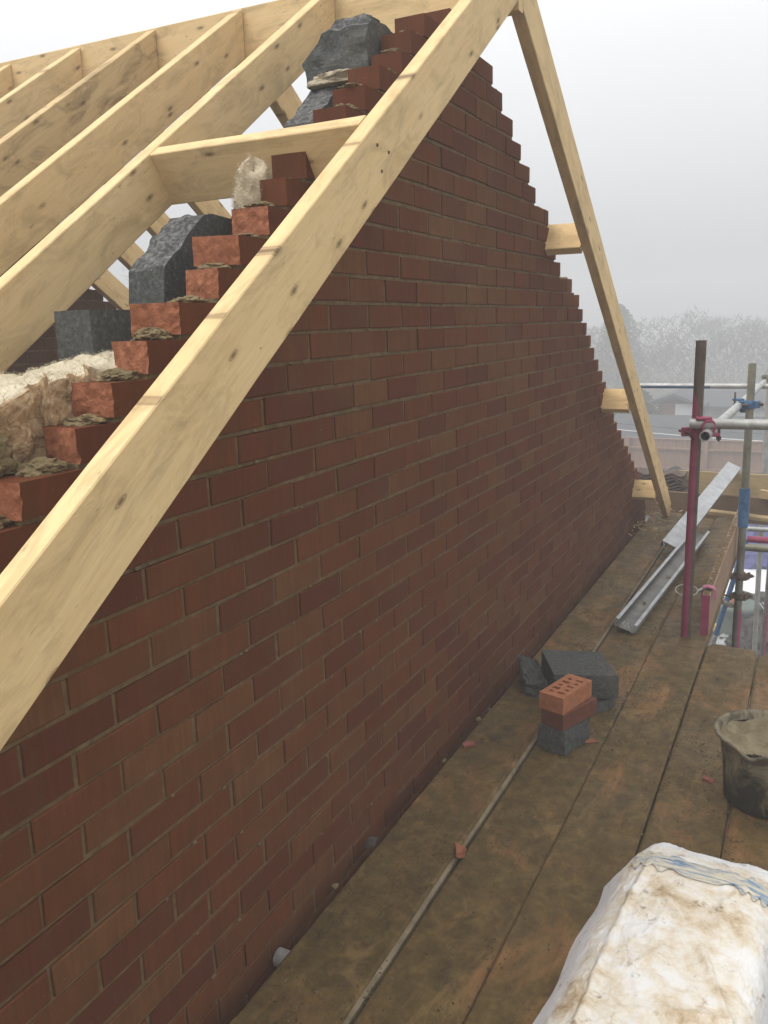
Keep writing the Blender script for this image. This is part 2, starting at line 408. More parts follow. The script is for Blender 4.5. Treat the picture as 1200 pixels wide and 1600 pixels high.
def scaff_tube(name, p0, p1, mat='galv', r=0.0242, label=None, cat='scaffold tube', group=None, bend=0.0):
    p0, p1 = Vector(p0), Vector(p1); L = (p1-p0).length
    bm = bmesh.new()
    n = max(2, int(L/0.25))
    tube_mesh(bm, [(bend*math.sin(math.pi*i/n), 0, L*i/n) for i in range(n+1)], r, 24, hollow=0.84)
    bmesh.ops.recalc_face_normals(bm, faces=bm.faces)
    o = bm_to(name, bm, M[mat], smooth=True)
    for e in range(1): pass
    o.location = p0
    d = (p1-p0).normalized()
    if abs(d.z) > 0.98:
        o.rotation_euler = Vector((0, 0, 1)).rotation_difference(d).to_euler()
    else: o.rotation_euler = d.to_track_quat('Z', 'Y').to_euler()
    if label: tag(o, label, cat, group)
    return o
def rough(bm, amp, sc, seed=0.0, lock=None):
    for v in bm.verts:
        if lock and lock(v.co): continue
        q = v.co*sc + Vector((seed, seed*1.7, seed*0.3))
        v.co += Vector((noise.noise(q), noise.noise(q+Vector((9, 0, 0))), noise.noise(q+Vector((0, 9, 0)))))*amp
def blob(name, loc, size, mat, seed=1, flat=0.5, amp=0.35, sub=3, parent=None):
    bm = bmesh.new(); bmesh.ops.create_icosphere(bm, subdivisions=sub, radius=1.0)
    for v in bm.verts:
        d = 1 + amp*noise.fractal(v.co*1.6+Vector((seed*3.1, seed, 0)), 1.0, 2.0, 4) + 0.25*amp*noise.noise(v.co*7+Vector((seed, 0, 0)))
        v.co *= d + .10*amp*noise.noise(v.co*16+Vector((0, seed, 4)))
        if v.co.z < -0.35: v.co.z = -0.35
        v.co = Vector((v.co.x*size[0], v.co.y*size[1], v.co.z*size[2]))
    o = bm_to(name, bm, M[mat], parent, smooth=False)
    o.location = loc
    return o

# ------------------------------------------------------------------ brick walls
def brick_wall(name, spans, mat, parent, x0=-0.1025, x1=0.0, hole=None):
    """spans: {course: (y_left, y_right)}; bricks face +x. returns the brickwork and the mortar mesh."""
    verts, faces, tone = [], [], []
    rnd = random.Random(11)
    mv, mf = [], []
    c = 0.0022
    for k, (a, b) in sorted(spans.items()):
        z0, z1 = k*0.075+0.005, k*0.075+0.070
        u = math.floor(a/0.1125) - 1
        if (u - k) % 2: u -= 1
        while True:
            y0, y1 = u*0.1125+0.005, (u+2)*0.1125-0.005
            u += 2
            if y0 > b: break
            y0c, y1c = max(y0, a), min(y1, b)
            if y1c - y0c < 0.025: continue
            dx = rnd.uniform(-0.0022, 0.0018); dz = rnd.uniform(-0.0020, 0.0020); dy = rnd.uniform(-0.002, 0.002)
            tl = rnd.uniform(-0.001, 0.001)
            X1 = x1 + dx; i = len(verts)
            Y0, Y1 = y0c+dy*(y0c > a), y1c+dy*(y1c < b)
            # back ring, front ring (chamfered), front face
            for (x, s) in ((x0, 0), (X1-c, 0), (X1, c)):
                for (y, z) in ((Y0+s, z0+s), (Y1-s, z0+s), (Y1-s, z1-s), (Y0+s, z1-s)):
                    verts.append((x, y + rnd.uniform(-0.0014, 0.0014), z+dz+tl*(1 if y > Y0+0.1 else -1) + rnd.uniform(-0.0013, 0.0013)))
            fs = [(i, i+3, i+2, i+1)]
            for r_ in (0, 4):
                for q in range(4):
                    q2 = (q+1) % 4
                    fs.append((i+r_+q, i+r_+q2, i+r_+4+q2, i+r_+4+q))
            fs.append((i+8, i+9, i+10, i+11))
            faces += fs
            g = rnd.random(); pt = .5+.9*noise.noise(Vector((Y0*.9, k*.16, 2))); tv = rnd.random()*0.5 if g < 0.66-.35*pt else (rnd.uniform(0.45, 0.8) if g < 0.88 else rnd.uniform(0.8, 1.0))
            tone += [tv]*len(fs)
        # mortar strip for the course (bed below + perpends)
        e = 0.004
        i = len(mv); ns = max(1, int((b-a)/0.06))
        for s in range(ns+1):
            y = a+0.004 + (b-a-0.008)*s/ns
            xf = x1 - 0.0048 + 0.0016*noise.noise(Vector((y*9, k*3.3, 0)))
            for (x, z) in ((x0+0.003, z0-0.010), (xf, z0-0.010), (xf+0.0004, z1-0.002), (x0+0.003, z1-0.002)):
                mv.append((x, y, z))
            if s:
                for q in range(4):
                    q2 = (q+1) % 4
                    mf.append((i+(s-1)*4+q, i+(s-1)*4+q2, i+s*4+q2, i+s*4+q))
        mf.append((i, i+3, i+2, i+1)); j = i+ns*4; mf.append((j, j+1, j+2, j+3))
    me = bpy.data.meshes.new('brickwork'); me.from_pydata(verts, [], faces)
    at = me.attributes.new('tone', 'FLOAT', 'FACE')
    at.data.foreach_set('value', tone)
    o1 = link('brickwork', me, M[mat], parent)
    m2 = bpy.data.meshes.new('mortar_joints'); m2.from_pydata(mv, [], mf)
    o2 = link('mortar_joints', m2, M['mortar'], parent)
    return o1, o2

TANP = 0.687
LEFT = {18: 1.439, 17: 1.225, 16: 1.125, 15: 1.053, 14: .899, 13: .804, 12: .69, 11: .585, 10: .473, 9: .375, 8: .290, 7: .165, 6: .080,
        5: -.057, 4: -.163, 3: -.267, 2: -.364, 1: -.501, 0: -.61}
RIGHT = {18: 1.72, 17: 1.875, 16: 1.989, 15: 2.121, 14: 2.222, 13: 2.348, 12: 2.443, 11: 2.657, 10: 2.70, 9: 2.784, 8: 2.886, 7: 3.12, 6: 3.277,
         5: 3.356, 4: 3.462, 3: 3.56, 2: 3.661, 1: 3.781, 0: 3.903, -1: 4.0, -2: 4.09, -3: 4.18, -4: 4.294, -5: 4.407, -6: 4.545, -7: 4.655,
         -8: 4.805, -9: 4.939, -10: 5.07, -11: 5.2, -12: 5.32, -13: 5.43, -14: 5.53, -15: 5.62}
G_Z = -4.4
KMIN = -58
for k in range(-1, KMIN-1, -1): LEFT[k] = max(-2.55, LEFT[k+1]-0.11)
for k in range(-16, KMIN-1, -1): RIGHT[k] = 5.66
gable = empty('brick_gable_wall', (0, 1.5, G_Z))
tag(gable, 'unfinished red brick gable wall with stepped edges behind the pale roof timbers', 'brick wall')
CUT = {}     # the cut bricks that end each course on the near slope are parts of their own
spans = {}
for k in LEFT:
    a, b = LEFT[k], RIGHT[k]
    if 0 <= k <= 18:
        u = math.floor(a/0.1125)
        if (u-k) % 2: u -= 1
        ye = (u+2)*0.1125 - 0.005
        if ye - a < 0.05: ye += 0.225
        ye = min(ye, b - 0.15)
        CUT[k] = (a, ye); a = ye + 0.010
    spans[k] = (a, b)
gb = []
for o in brick_wall('gable', spans, 'brick', gable): o.location = (0, -1.5, -G_Z)
def cut_brick(k, a, ye, broken):
    bm = bmesh.new(); rnd = random.Random(k+50)
    x0, x1, z0, z1 = -0.1025, 0.001, k*0.075+0.005, k*0.075+0.070
    ny, nx, nz = 4, 8, 6
    L = ye-a
    # surface grid box
    def P(x, y, z): return (x, y, z)
    rings = []
    slant = rnd.uniform(-0.035, 0.02) if broken else rnd.uniform(-0.004, 0.004)
    # near end face as grid
    grid = []
    for i in range(nx+1):
        row = []
        for j in range(nz+1):
            x = x0+(x1-x0)*i/nx; z = z0+(z1-z0)*j/nz
            y = a
            if broken:
                y += slant*(1-i/nx) + (0.0035 if k in (6, 7, 8) else 0.008)*noise.noise(Vector((x*22+k*5, z*22, 0))) + 0.0018*noise.noise(Vector((x*120+k, z*120, 3)))
                if i == nx: y += 0.012*abs(noise.noise(Vector((z*40, k*2.2, 1))))
            row.append(bm.verts.new((x, y, z)))
        grid.append(row)
    for i in range(nx):
        for j in range(nz):
            f = bm.faces.new((grid[i][j], grid[i+1][j], grid[i+1][j+1], grid[i][j+1])); f.material_index = 1 if broken else 0
    loop = [grid[i][0] for i in range(nx)] + [grid[nx][j] for j in range(nz)] + [grid[i][nz] for i in range(nx, 0, -1)] + [grid[0][j] for j in range(nz, 0, -1)]
    back = [bm.verts.new((v.co.x, ye, v.co.z)) for v in loop]
    n = len(loop)
    for i in range(n):
        j = (i+1) % n; bm.faces.new((loop[j], loop[i], back[i], back[j]))
    bm.faces.new(back)
    bmesh.ops.recalc_face_normals(bm, faces=bm.faces)
    me = bpy.data.meshes.new('cut_brick'); bm.to_mesh(me); bm.free()
    at = me.attributes.new('tone', 'FLOAT', 'FACE'); at.data.foreach_set('value', [rnd.uniform(0.15, 0.6)]*len(me.polygons))
    o = link('cut_brick', me, None, gable, mats=[M['brick'], M['broken']]); o.location = (0, -1.5, -G_Z)
    if broken: o['label'] = 'cut brick with a rough orange broken end'
    return o
for k, (a, ye) in CUT.items():
    cut_brick(k, a, ye, k in (0, 1, 2, 3, 4, 5, 6, 7, 8, 11))
    # bed of mortar under it and squeezed mortar on the step
    bm = bmesh.new(); box(bm, -0.098, -0.006, a+0.004, ye+0.012, k*0.075-0.006, k*0.075+0.0055)
    o = bm_to('mortar_bed', bm, M['mortar_wet'], gable); o.location = (0, -1.5, -G_Z)
def dollop(k, y, L=0.05, h=0.012, x=-0.05, w=0.045, seed=1):
    o = blob('mortar_dollop', (x, y-1.5, k*0.075+0.070-G_Z+h*0.2), (w*.85, L*.75, h*.9), 'mortar_wet', seed, amp=0.42, sub=4, parent=gable)
for k, dy, L, h in ((16, -.06, .03, .014), (15, -.05, .05, .014), (14, -.06, .05, .018), (13, -.08, .05, .012), (12, -.05, .05, .02), (11, -.06, .05, .022),
                    (9, -.05, .05, .008), (8, -.06, .05, .014), (7, -.05, .03, .012), (6, -.05, .045, .012), (5, -.06, .05, .014),
                    (4, -.05, .055, .022), (3, -.05, .055, .02), (2, -.04, .045, .016), (1, -.06, .05, .022), (0, -.05, .06, .022)):
    dollop(k, LEFT[min(18, k+1)]+dy+0.02, L, h, seed=k)
blob('mortar_dollop', (-0.115, -0.47-1.5, 0.165-G_Z), (0.045, 0.06, 0.05), 'mortar_wet', 4, amp=.5, sub=4, parent=gable)
for k, y in ((16, 1.93), (11, 2.55), (7, 3.05), (6, 3.2), (-4, 4.25), (-5, 4.36), (-6, 4.49), (-8, 4.76), (-9, 4.9), (-10, 5.03)):
    dollop(k, y, .03, .012, seed=k+40)
# mortar snots on the outer face near steps
bmt = bmesh.new()
rs = random.Random(5)
for i in range(260):
    y = rs.uniform(-0.4, 5.0); z = rs.uniform(-1.2, 1.2)
    if z > 1.45 - TANP*abs(y-1.56): continue
    kk = round(z/0.075); s = rs.uniform(0.0015, 0.0045)
    m4 = Matrix.Translation((0.0005, y, kk*0.075)) @ Matrix.Diagonal((s*0.8, s*2, s, 1))
    bmesh.ops.create_icosphere(bmt, subdivisions=1, radius=1.0, matrix=m4)
o = bm_to('mortar_splashes', bmt, M['mortar_wet'], gable); o.location = (0, -1.5, -G_Z)

# hidden inner leaf below the loose blocks, and the far gable
inner = empty('block_inner_wall', (-0.25, 1.5, G_Z)); tag(inner, 'grey block inner leaf standing behind the brick gable, under the loose blocks', 'block wall')
bm = bmesh.new()
prof = [(-2.5, G_Z), (5.6, G_Z), (5.6, -1.33), (2.95, 0.42), (-0.1, 0.225), (-0.30, 0.14), (-2.5, -1.30)]
loft(bm, [[(x, y, z) for y, z in prof] for x in (-0.305, -0.205)])
bmesh.ops.recalc_face_normals(bm, faces=bm.faces)
o = bm_to('blockwork', bm, M['block'], inner); o.location = (0.25, -1.5, -G_Z)
far = empty('far_gable_wall', (-3.02, 1.5, G_Z)); tag(far, 'dark brown brick gable wall under the far end of the rafters', 'brick wall')
sp2 = {}
for k in range(KMIN, 18):
    zt = k*0.075+0.07 + 0.19
    hw = (1.617 - zt + .10)/TANP
    if hw < 0.15: continue
    sp2[k] = (max(-2.55, 1.547-hw), min(5.66, 1.547+hw))
for o in brick_wall('far', sp2, 'brick_far', far): o.location = (0, -1.5, -G_Z)
for nm, yy, rz in (('near_eaves_wall', -2.66, math.pi), ('far_eaves_wall', 5.76, 0)):
    w = empty(nm, (-1.5, yy, G_Z)); tag(w, ('brick side wall under the %s rafter ends' % ('nearer' if rz else 'further')), 'brick wall')
    for o in brick_wall(nm, {k: (-1.5, 1.45) for k in range(KMIN, -18)}, 'brick_far', w):
        o.rotation_euler = (0, 0, math.pi/2 if rz == 0 else -math.pi/2); o.location = (0, 0, -G_Z)

# ------------------------------------------------------------------ roof timbers
YA, ZA = 1.547, 1.617
TH = math.atan(TANP)
EY = -2.75
def rz(y): return ZA - TANP*abs(y-YA)
names = ['first full rafter inside the gable, holding the cross noggin on its near side',
         'second rafter behind the gable, with a faint grade stamp',
         'third rafter behind the gable, with dark blotches on its side',
         'fourth rafter behind the gable, meeting the ridge near the left edge',
         'fifth rafter behind the gable, at the far left of the ridge',
         'sixth rafter behind the gable, mostly out of the frame']
fx = [-.49, -.90, -1.33, -1.755, -2.19, -2.61]
for i, x in enumerate(fx):
    o = timber('rafter', (x-.0235, EY, rz(EY)), (x-.0235, 1.522, rz(1.522)), mat='wood_dirty' if i == 2 else 'wood', top='wood_edge' if False else None, sh1=TANP, seed=i+3, warp=0.004)
    tag(o, names[i], 'rafter', 'rafters on the near slope')
    if i == 1:
        raf2 = o
nb = ['rear slope rafter directly behind the cross noggin', 'rear slope rafter seen below the upper grey blocks', 'rear slope rafter third from the gable',
      'rear slope rafter seen in the gap just left of the cut grey block', 'rear slope rafter crossing the small sky gap left of the cut block',
      'rear slope rafter above the dark brick of the far gable', 'lowest rear rafter, its underside edging the dark far brickwork']
for i, x in enumerate([-.49, -.90, -1.30, -1.70, -2.105, -2.50, -2.92]):
    o = timber('rafter', (x-.0235, 1.572, rz(1.572)), (x-.0235, 5.85, rz(5.85)), sh0=-TANP, seed=i+23)
    tag(o, nb[i], 'rafter', 'rafters on the rear slope')
o = timber('rafter', (-2.92-.0235, EY, rz(EY)), (-2.92-.0235, 1.522, rz(1.522)), sh1=TANP, seed=77)
tag(o, 'last near slope rafter against the far gable wall', 'rafter', 'rafters on the near slope')
# ridge board
o = timber('ridge_board', (-3.05, 1.547, 1.622), (0.215, 1.547, 1.597), w=0.044, h=0.195, mat='wood', seed=5)
tag(o, 'long horizontal ridge board along the top of all the rafters', 'ridge board')
# barge rafters
XB = 0.215
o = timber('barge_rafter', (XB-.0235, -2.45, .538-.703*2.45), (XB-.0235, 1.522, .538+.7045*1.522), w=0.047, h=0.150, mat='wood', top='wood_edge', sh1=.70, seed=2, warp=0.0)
tag(o, 'big pale outermost rafter sloping across the front of the brick gable', 'rafter', 'outer rafters of the gable ladder')
o = timber('barge_rafter', (XB-.0235, 1.572, 1.597), (XB-.0235, 5.58, 1.597-.672*4.008), w=0.047, h=0.150, mat='wood', sh0=-.67, seed=9)
tag(o, 'long outer rafter running down to the far corner against the misty sky', 'rafter', 'outer rafters of the gable ladder')
# nail heads where the cross timbers meet the outer rafters
for side, ys in ((-1, (.45, .49, .47)), (1, (2.69, 2.72, 3.97, 4.0))):
    for q, y in enumerate(ys):
        par = bpy.data.objects['barge_rafter'] if side < 0 else bpy.data.objects['barge_rafter.001']
        zt = (.538+.7045*y) if side < 0 else 1.597-.672*(y-1.572)
        b_ = bmesh.new(); bmesh.ops.create_cone(b_, cap_ends=True, segments=12, radius1=.0042, radius2=.0038, depth=.002)
        n_ = bm_to('nail_head', b_, M['rust'], par)
        n_.matrix_world = Matrix.Translation((XB+.0008, y+.02*(q % 2), zt-.05-.035*(q % 3))) @ Matrix.Rotation(R(90), 4, 'Y')
# noggins of the gable ladders
n_l = Vector((0, -math.sin(TH), math.cos(TH))); n_r = Vector((0, math.sin(TH), math.cos(TH)))
def noggin(y, side, label, seed, x0=-.49, x1=XB-.047):
    z = rz(y)
    o = timber('noggin', (x0, y, z-0.004), (x1, y, z-0.004), w=0.047, h=0.147, up=n_l if side < 0 else n_r, seed=seed)
    tag(o, label, 'noggin', 'short cross timbers of the gable ladder')
noggin(.470, -1, 'short cross timber spanning over the wall from the inner rafter to the pale outer rafter', 1)
noggin(-.85, -1, 'lower cross timber of the near slope ladder, out of the frame', 2)
noggin(2.70, 1, 'short orange timber sticking out from the wall at mid height of the far rafter', 3)
noggin(3.98, 1, 'short timber under the blue and white tube, joining wall and far rafter', 4)
noggin(5.12, 1, 'lowest short timber at the foot of the far rafter by the tile stack', 6)

# grade stamp on the second rafter: text on its side
def text_mesh(txt, size):
    cu = bpy.data.curves.new('stamp', 'FONT'); cu.body = txt; cu.size = size; cu.extrude = 0.0003
    to = bpy.data.objects.new('stamp_tmp', cu); COL.objects.link(to)
    bpy.context.view_layer.update()
    dg = bpy.context.evaluated_depsgraph_get()
    me = bpy.data.meshes.new_from_object(to.evaluated_get(dg))
    bpy.data.objects.remove(to); return me
def stamp(txt, size, y, v):
    me = text_mesh(txt, size)
    for m_ in list(me.materials): pass
    me.materials.clear()
    o = link('grade_stamp', me, M['ink'], raf2); o['label'] = 'faded grade stamp'
    # rafter local frame: x along slope, y = z cross x, z normal
    s = y
    o.location = (s, -0.0248, v); o.rotation_euler = (R(90), 0, 0)
    return o

# ------------------------------------------------------------------ loose blocks on the inner leaf
def block_prism(name, prof, x0, x1, label, mats=('block', 'block_face'), cutseg=(), group=None, seed=1, loc=None, amp=0.004, cat='concrete block'):
    """prof: (y,z) outline; extruded in x. cutseg: indices of profile edges that are rough cut faces"""
    bm = bmesh.new(); pts = []
    for i, p in enumerate(prof):
        q = prof[(i+1) % len(prof)]; n = max(1, int(math.dist(p, q)/0.012))
        for s in range(n):
            pts.append((p[0]+(q[0]-p[0])*s/n, p[1]+(q[1]-p[1])*s/n, i))
    nx = 9; rings = []
    for a in range(nx+1):
        x = x0+(x1-x0)*a/nx; ring = []
        for (y, z, i) in pts:
            am = amp*(3.0 if i in cutseg else 0.5)
            if i in cutseg: dy, dz = noise.noise(Vector((x*25, y*25, z*25+seed)))*am, noise.noise(Vector((x*22+7, y*22, z*22+seed)))*am
            else: dy, dz = noise.noise(Vector((x*60, y*60, seed)))*am, noise.noise(Vector((x*60, z*60, seed+3)))*am
            ring.append((x, y+dy, z+dz))
        rings.append(ring)
    vs_ = [[bm.verts.new(p) for p in r] for r in rings]; n = len(pts)
    for a in range(nx):
        for i in range(n):
            j = (i+1) % n
            f = bm.faces.new((vs_[a][i], vs_[a][j], vs_[a+1][j], vs_[a+1][i])); f.material_index = 1 if pts[i][2] in cutseg else 0
    bm.faces.new(list(reversed(vs_[0]))); bm.faces.new(vs_[-1])
    bmesh.ops.recalc_face_normals(bm, faces=bm.faces)
    o = bm_to(name, bm, mats=[M[m] for m in mats])
    return tag(o, label, cat, group)
GB = 'grey blocks laid on the inner leaf'
block_prism('concrete_block', [(-.10, .232), (.335, .232), (.335, .437), (-.10, .437)], -.31, -.205, 'dark grey block with a square end, level behind the pale insulation', group=GB, seed=1)
block_prism('concrete_block', [(.115, .449), (.55, .449), (.55, .655), (.32, .670), (.275, .662), (.125, .528)], -.295, -.185, 'grey block cut to a slope with a rough sparkling top, beside the stepped bricks', cutseg=(4,), group=GB, seed=2)
block_prism('concrete_block', [(.345, .232), (.78, .232), (.78, .437), (.345, .437)], -.31, -.205, 'grey block hidden behind the brick steps next to the square ended block', group=GB, seed=5)
block_prism('concrete_block', [(.56, .68), (.98, .68), (.98, .89), (.74, .84), (.58, .72)], -.31, -.205, 'cut grey block just below the cross noggin, largely hidden by bricks', cutseg=(3,), group=GB, seed=6)
block_prism('concrete_block', [(.84, .905), (1.27, .905), (1.27, 1.125), (1.03, 1.125), (.86, .985)], -.305, -.20, 'grey block leaning its rough sloped cut to the left, directly above the cross noggin', cutseg=(3,), group=GB, seed=3)
o = block_prism('concrete_block', [(1.05, 1.135), (1.49, 1.135), (1.49, 1.30), (1.09, 1.325), (1.055, 1.29)], -.345, -.115, 'rounded rough grey block, topmost one close under the ridge board', cutseg=(3,), group=GB, seed=4, amp=0.004)
for v in o.data.vertices:
    e_ = max(0, -.345+.095-v.co.x); kz = (v.co.z-1.135)/.19
    v.co.z -= e_*1.15*kz*abs(kz) + .012*kz*noise.noise(v.co*22)
    v.co.x += .030*max(0, .5-kz)*(1 if v.co.x < -.26 else 0) + .008*noise.noise(v.co*26)
    v.co.y += .014*noise.noise(v.co*24+Vector((3, 3, 3)))
for (loc, sz, s, lb) in (((-.25, .86, .895), (.06, .05, .012), 3, 'mortar bed under the leaning block above the noggin'),
                  ((-.21, 1.03, 1.13), (.10, .05, .030), 7, 'lump of pale mortar squeezed between the two topmost grey blocks'),
                  ((-.235, .17, .443), (.07, .07, .010), 9, 'mortar spread under the cut sloping block')):
    tag(blob('mortar_lump', loc, sz, 'mortar_pale' if s == 7 else 'mortar_wet', s, amp=.38, sub=4), lb, 'mortar', 'mortar between the grey blocks')

# ------------------------------------------------------------------ insulation
def wool(name, ring_fn, nt, ns, label, group, fib=2500, tone_fn=None, seed=1, amp=0.02):
    verts = []; faces = []; tones = []
    for i in range(nt+1):
        for j in range(ns):
            p = Vector(ring_fn(i/nt, j/ns)); 
            q = Vector((p.x*16, p.y*20+p.x*6, p.z*9)) + Vector((seed*5, 0, 0))
            n3 = Vector((noise.fractal(q, 1, 2, 5), noise.fractal(q+Vector((5, 3, 1)), 1, 2, 5), noise.fractal(q+Vector((1, 7, 4)), 1, 2, 5)))
            tf = tone_fn(i/nt, j/ns) if tone_fn else 0.0
            verts.append(p + n3*amp*(1-0.65*tf))
            tones.append(tf)
    for i in range(nt):
        for j in range(ns):
            k = (j+1) % ns
            faces.append((i*ns+j, i*ns+k, (i+1)*ns+k, (i+1)*ns+j))
    faces.append(tuple(range(ns))); faces.append(tuple(reversed(range(nt*ns, (nt+1)*ns))))
    rnd = random.Random(seed); nb_ = len(verts)
    fv, ff, ft = [], [], []
    for _ in range(fib):
        i = rnd.randrange(nb_); p = verts[i]
        c = sum((verts[(i//ns)*ns + q] for q in range(0, ns, max(1, ns//8))), Vector())/len(range(0, ns, max(1, ns//8)))
        d = (p-c).normalized() + Vector((rnd.uniform(-1, 1), rnd.uniform(-1, 1), rnd.uniform(-1, 1)))*0.9
        d.normalize(); L = rnd.uniform(0.004, 0.013)*(.55 if tones[i] > .9 else 1); w = 0.00035
        if tones[i] > .9: d = (d + Vector((rnd.uniform(-1, 1), rnd.uniform(-1, 1), 0))*1.6).normalized()
        pj = p + Vector((rnd.uniform(-1, 1), rnd.uniform(-1, 1), rnd.uniform(-1, 1)))*0.004
        s = d.orthogonal().normalized()*w; b = nb_+len(fv)
        mid = pj + d*L*0.5 + Vector((rnd.uniform(-1, 1), rnd.uniform(-1, 1), rnd.uniform(-1, 1)))*L*0.25
        fv += [pj-s, pj+s, mid+s, mid-s, pj+d*L + Vector((0, 0, rnd.uniform(-.004, .002)))]
        ff += [(b, b+1, b+2, b+3), (b+3, b+2, b+4)]; ft += [tones[i]]*5
    me = bpy.data.meshes.new(name); me.from_pydata([tuple(v) for v in verts+fv], [], faces+ff)
    at = me.attributes.new('tone', 'FLOAT', 'POINT'); at.data.foreach_set('value', tones+ft)
    o = link(name, me, M['wool']); 
    return tag(o, label, 'insulation', group)
def batt(t, s):
    # runs down the cavity from behind the bricks to below the near steps, flopping outward and widening
    y = 0.02 - 0.95*t
    zt = 0.352 - 0.165*t - 0.22*max(0, t-0.40)**1.25
    xl, xr = -0.205 - 0.12*min(1, t*2.4), -0.108
    zb = zt - 0.05 - 0.26*min(1, t*2.2)
    u = s*4
    if u < 1: x, z = xl+(xr-xl)*u, zt + 0.012*math.sin(math.pi*u)
    elif u < 2: x, z = xr, zt+(zb-zt)*(u-1)
    elif u < 3: x, z = xr+(xl-xr)*(u-2), zb
    else: x, z = xl, zb+(zt-zb)*(u-3)
    return (x, y, z)
wool('insulation_batt', batt, 150, 150, 'fluffy beige mineral wool batt with white top spilling out beside the lower steps', 'mineral wool in the wall cavity', fib=42000,
     tone_fn=lambda t, s: 1.0 if (s < 0.24 or s > 0.985) else 0.0, seed=2, amp=0.034)
def tuft(t, s):
    a = 2*math.pi*s; z = 0.66 + 0.125*t
    w = 0.052*math.sqrt(max(0.02, 1-(2*t-1)**4))
    return (-0.128 + w*0.85*math.cos(a) + 0.02*t, 0.40 + w*1.1*math.sin(a), z + 0.02*math.sin(3*a)*t)
wool('insulation_tuft', tuft, 24, 28, 'small tuft of pale mineral wool poking up behind the bricks under the cross noggin', 'mineral wool in the wall cavity', fib=2500, tone_fn=lambda t, s: 0.75, seed=5, amp=0.026)

# ------------------------------------------------------------------ scaffold deck
DZ = -1.2
def deck_board(xa, xb, ya, yb, ztop, label, seed, raise_=0.0):
    bm = bmesh.new(); th = 0.038
    nx, ny = 14, int((yb-ya)/0.03)
    rnd = random.Random(seed)
    def topz(x, y):
        q = Vector((x*9, y*9, seed)); q2 = Vector((x*40, y*40, seed))
        m = noise.fractal(q, 1.0, 2.0, 5); m2 = noise.noise(q2)
        return ztop + max(0.0, m+0.05)*0.010 + m2*0.0012
    W = xb-xa
    vs_ = []
    for j in range(ny+1):
        y = ya+(yb-ya)*j/ny; row = []
        ex = 0.0
        d = min(y-ya, yb-y)
        if d < 0.03: ex = 0.03*(1-math.sqrt(max(0, 1-(1-d/0.03)**2)))*0.6
        wob = 0.002*noise.noise(Vector((y*3, seed*2.0, 0)))
        pts = []
        for i in range(nx+1):
            x = xa+ex + (W-2*ex)*i/nx + wob; z = topz(x, y)
            if i in (0, nx): z = ztop-0.006
            if i in (1, nx-1): x = x + (0.008-W/nx)*(1 if i == 1 else -1)
            pts.append((x, y, z))
        row = [bm.verts.new(p) for p in pts] + [bm.verts.new((xb-ex+wob, y, ztop-th)), bm.verts.new((xa+ex+wob, y, ztop-th))]
        vs_.append(row)
    n = nx+3
    for a, b in zip(vs_[:-1], vs_[1:]):
        for i in range(n):
            j = (i+1) % n; bm.faces.new((a[i], a[j], b[j], b[i]))
    bm.faces.new(vs_[0]); bm.faces.new(vs_[-1])
    bmesh.ops.recalc_face_normals(bm, faces=bm.faces)
    o = bm_to('scaffold_board', bm, M['deck'], smooth=False)
    return tag(o, label, 'scaffold board', 'muddy boards of the scaffold deck')
deck_board(.075, .310, -2.3, 5.60, DZ+.013, 'muddy scaffold board nearest the wall, with a grey strip along its edge', 3)
deck_board(.327, .560, -2.3, 5.55, DZ, 'muddy board under the brick stack, second from the wall', 5)
deck_board(.5612, .800, -2.3, 5.62, DZ+.001, 'muddy board ending at the brown standard, third from the wall', 9)
deck_board(.806, 1.033, -2.3, 2.745, DZ-.001, 'muddy scaffold board ending short beside the toe board, left of the bucket', 12)
deck_board(1.038, 1.276, -2.3, 2.69, DZ, 'muddy board under the bucket, at the right edge', 14)
deck_board(1.290, 1.515, -2.3, 2.72, DZ, 'outermost scaffold board, beyond the right edge of the frame', 17)
# added pale strip in the first joint, coloured as the board's lit side edge
bm = bmesh.new(); ring = []
for i in range(160):
    y = -2.2+7.7*i/159; w = 0.0062+0.0022*noise.noise(Vector((y*2.2, 0, 0))); h = 0.002*noise.noise(Vector((y*8, 3, 0)))
    ring.append([(0.3145-w, y, DZ-.03), (0.3145+w, y, DZ-.03), (0.3145+w, y, DZ-.001+h), (0.3145-w, y, DZ+.004+h)])
loft(bm, ring)
tag(bm_to('lit_edge_strip', bm, mat_simple('lit_board_edge', (0.13, 0.10, 0.055), (0.25, 0.20, 0.13), 14, 0.9, 0.6, 0.004)), 'long pale grey strip painted as the lit side edge of the board nearest the wall', 'strip')
# cross tubes under the deck
for i, y in enumerate((-1.6, -.35, .13, 1.35, 2.4, 3.7, 5.0)):
    x0 = 0.006 if i == 2 else 0.05
    x1 = 1.6 if y < 2.6 else .745
    scaff_tube('scaffold_transom', (x0, y, DZ-.064), (x1, y, DZ-.066), 'galv', label=(
        'grey tube end poking out in the gap at the wall foot near the bottom' if i == 2 else 'grey cross tube under the boards, hidden %s' % ('behind the camera', 'at the foot of the picture', '', 'below the brick stack', 'by the cut ends of the short boards', 'below the aluminium channels', 'at the far end by the litter')[i]), group='cross tubes under the deck')
for x, y0, y1, lab in ((.30, -2.2, 5.5, 'long bearing tube under the deck close to the wall'), (.84, 2.2, 5.4, None), (1.45, -2.2, 2.9, 'long bearing tube under the outer deck boards')):
    if lab: scaff_tube('scaffold_ledger', (x, y0, DZ-.115), (x, y1, DZ-.115), 'galv', label=lab, group='long tubes under the deck')
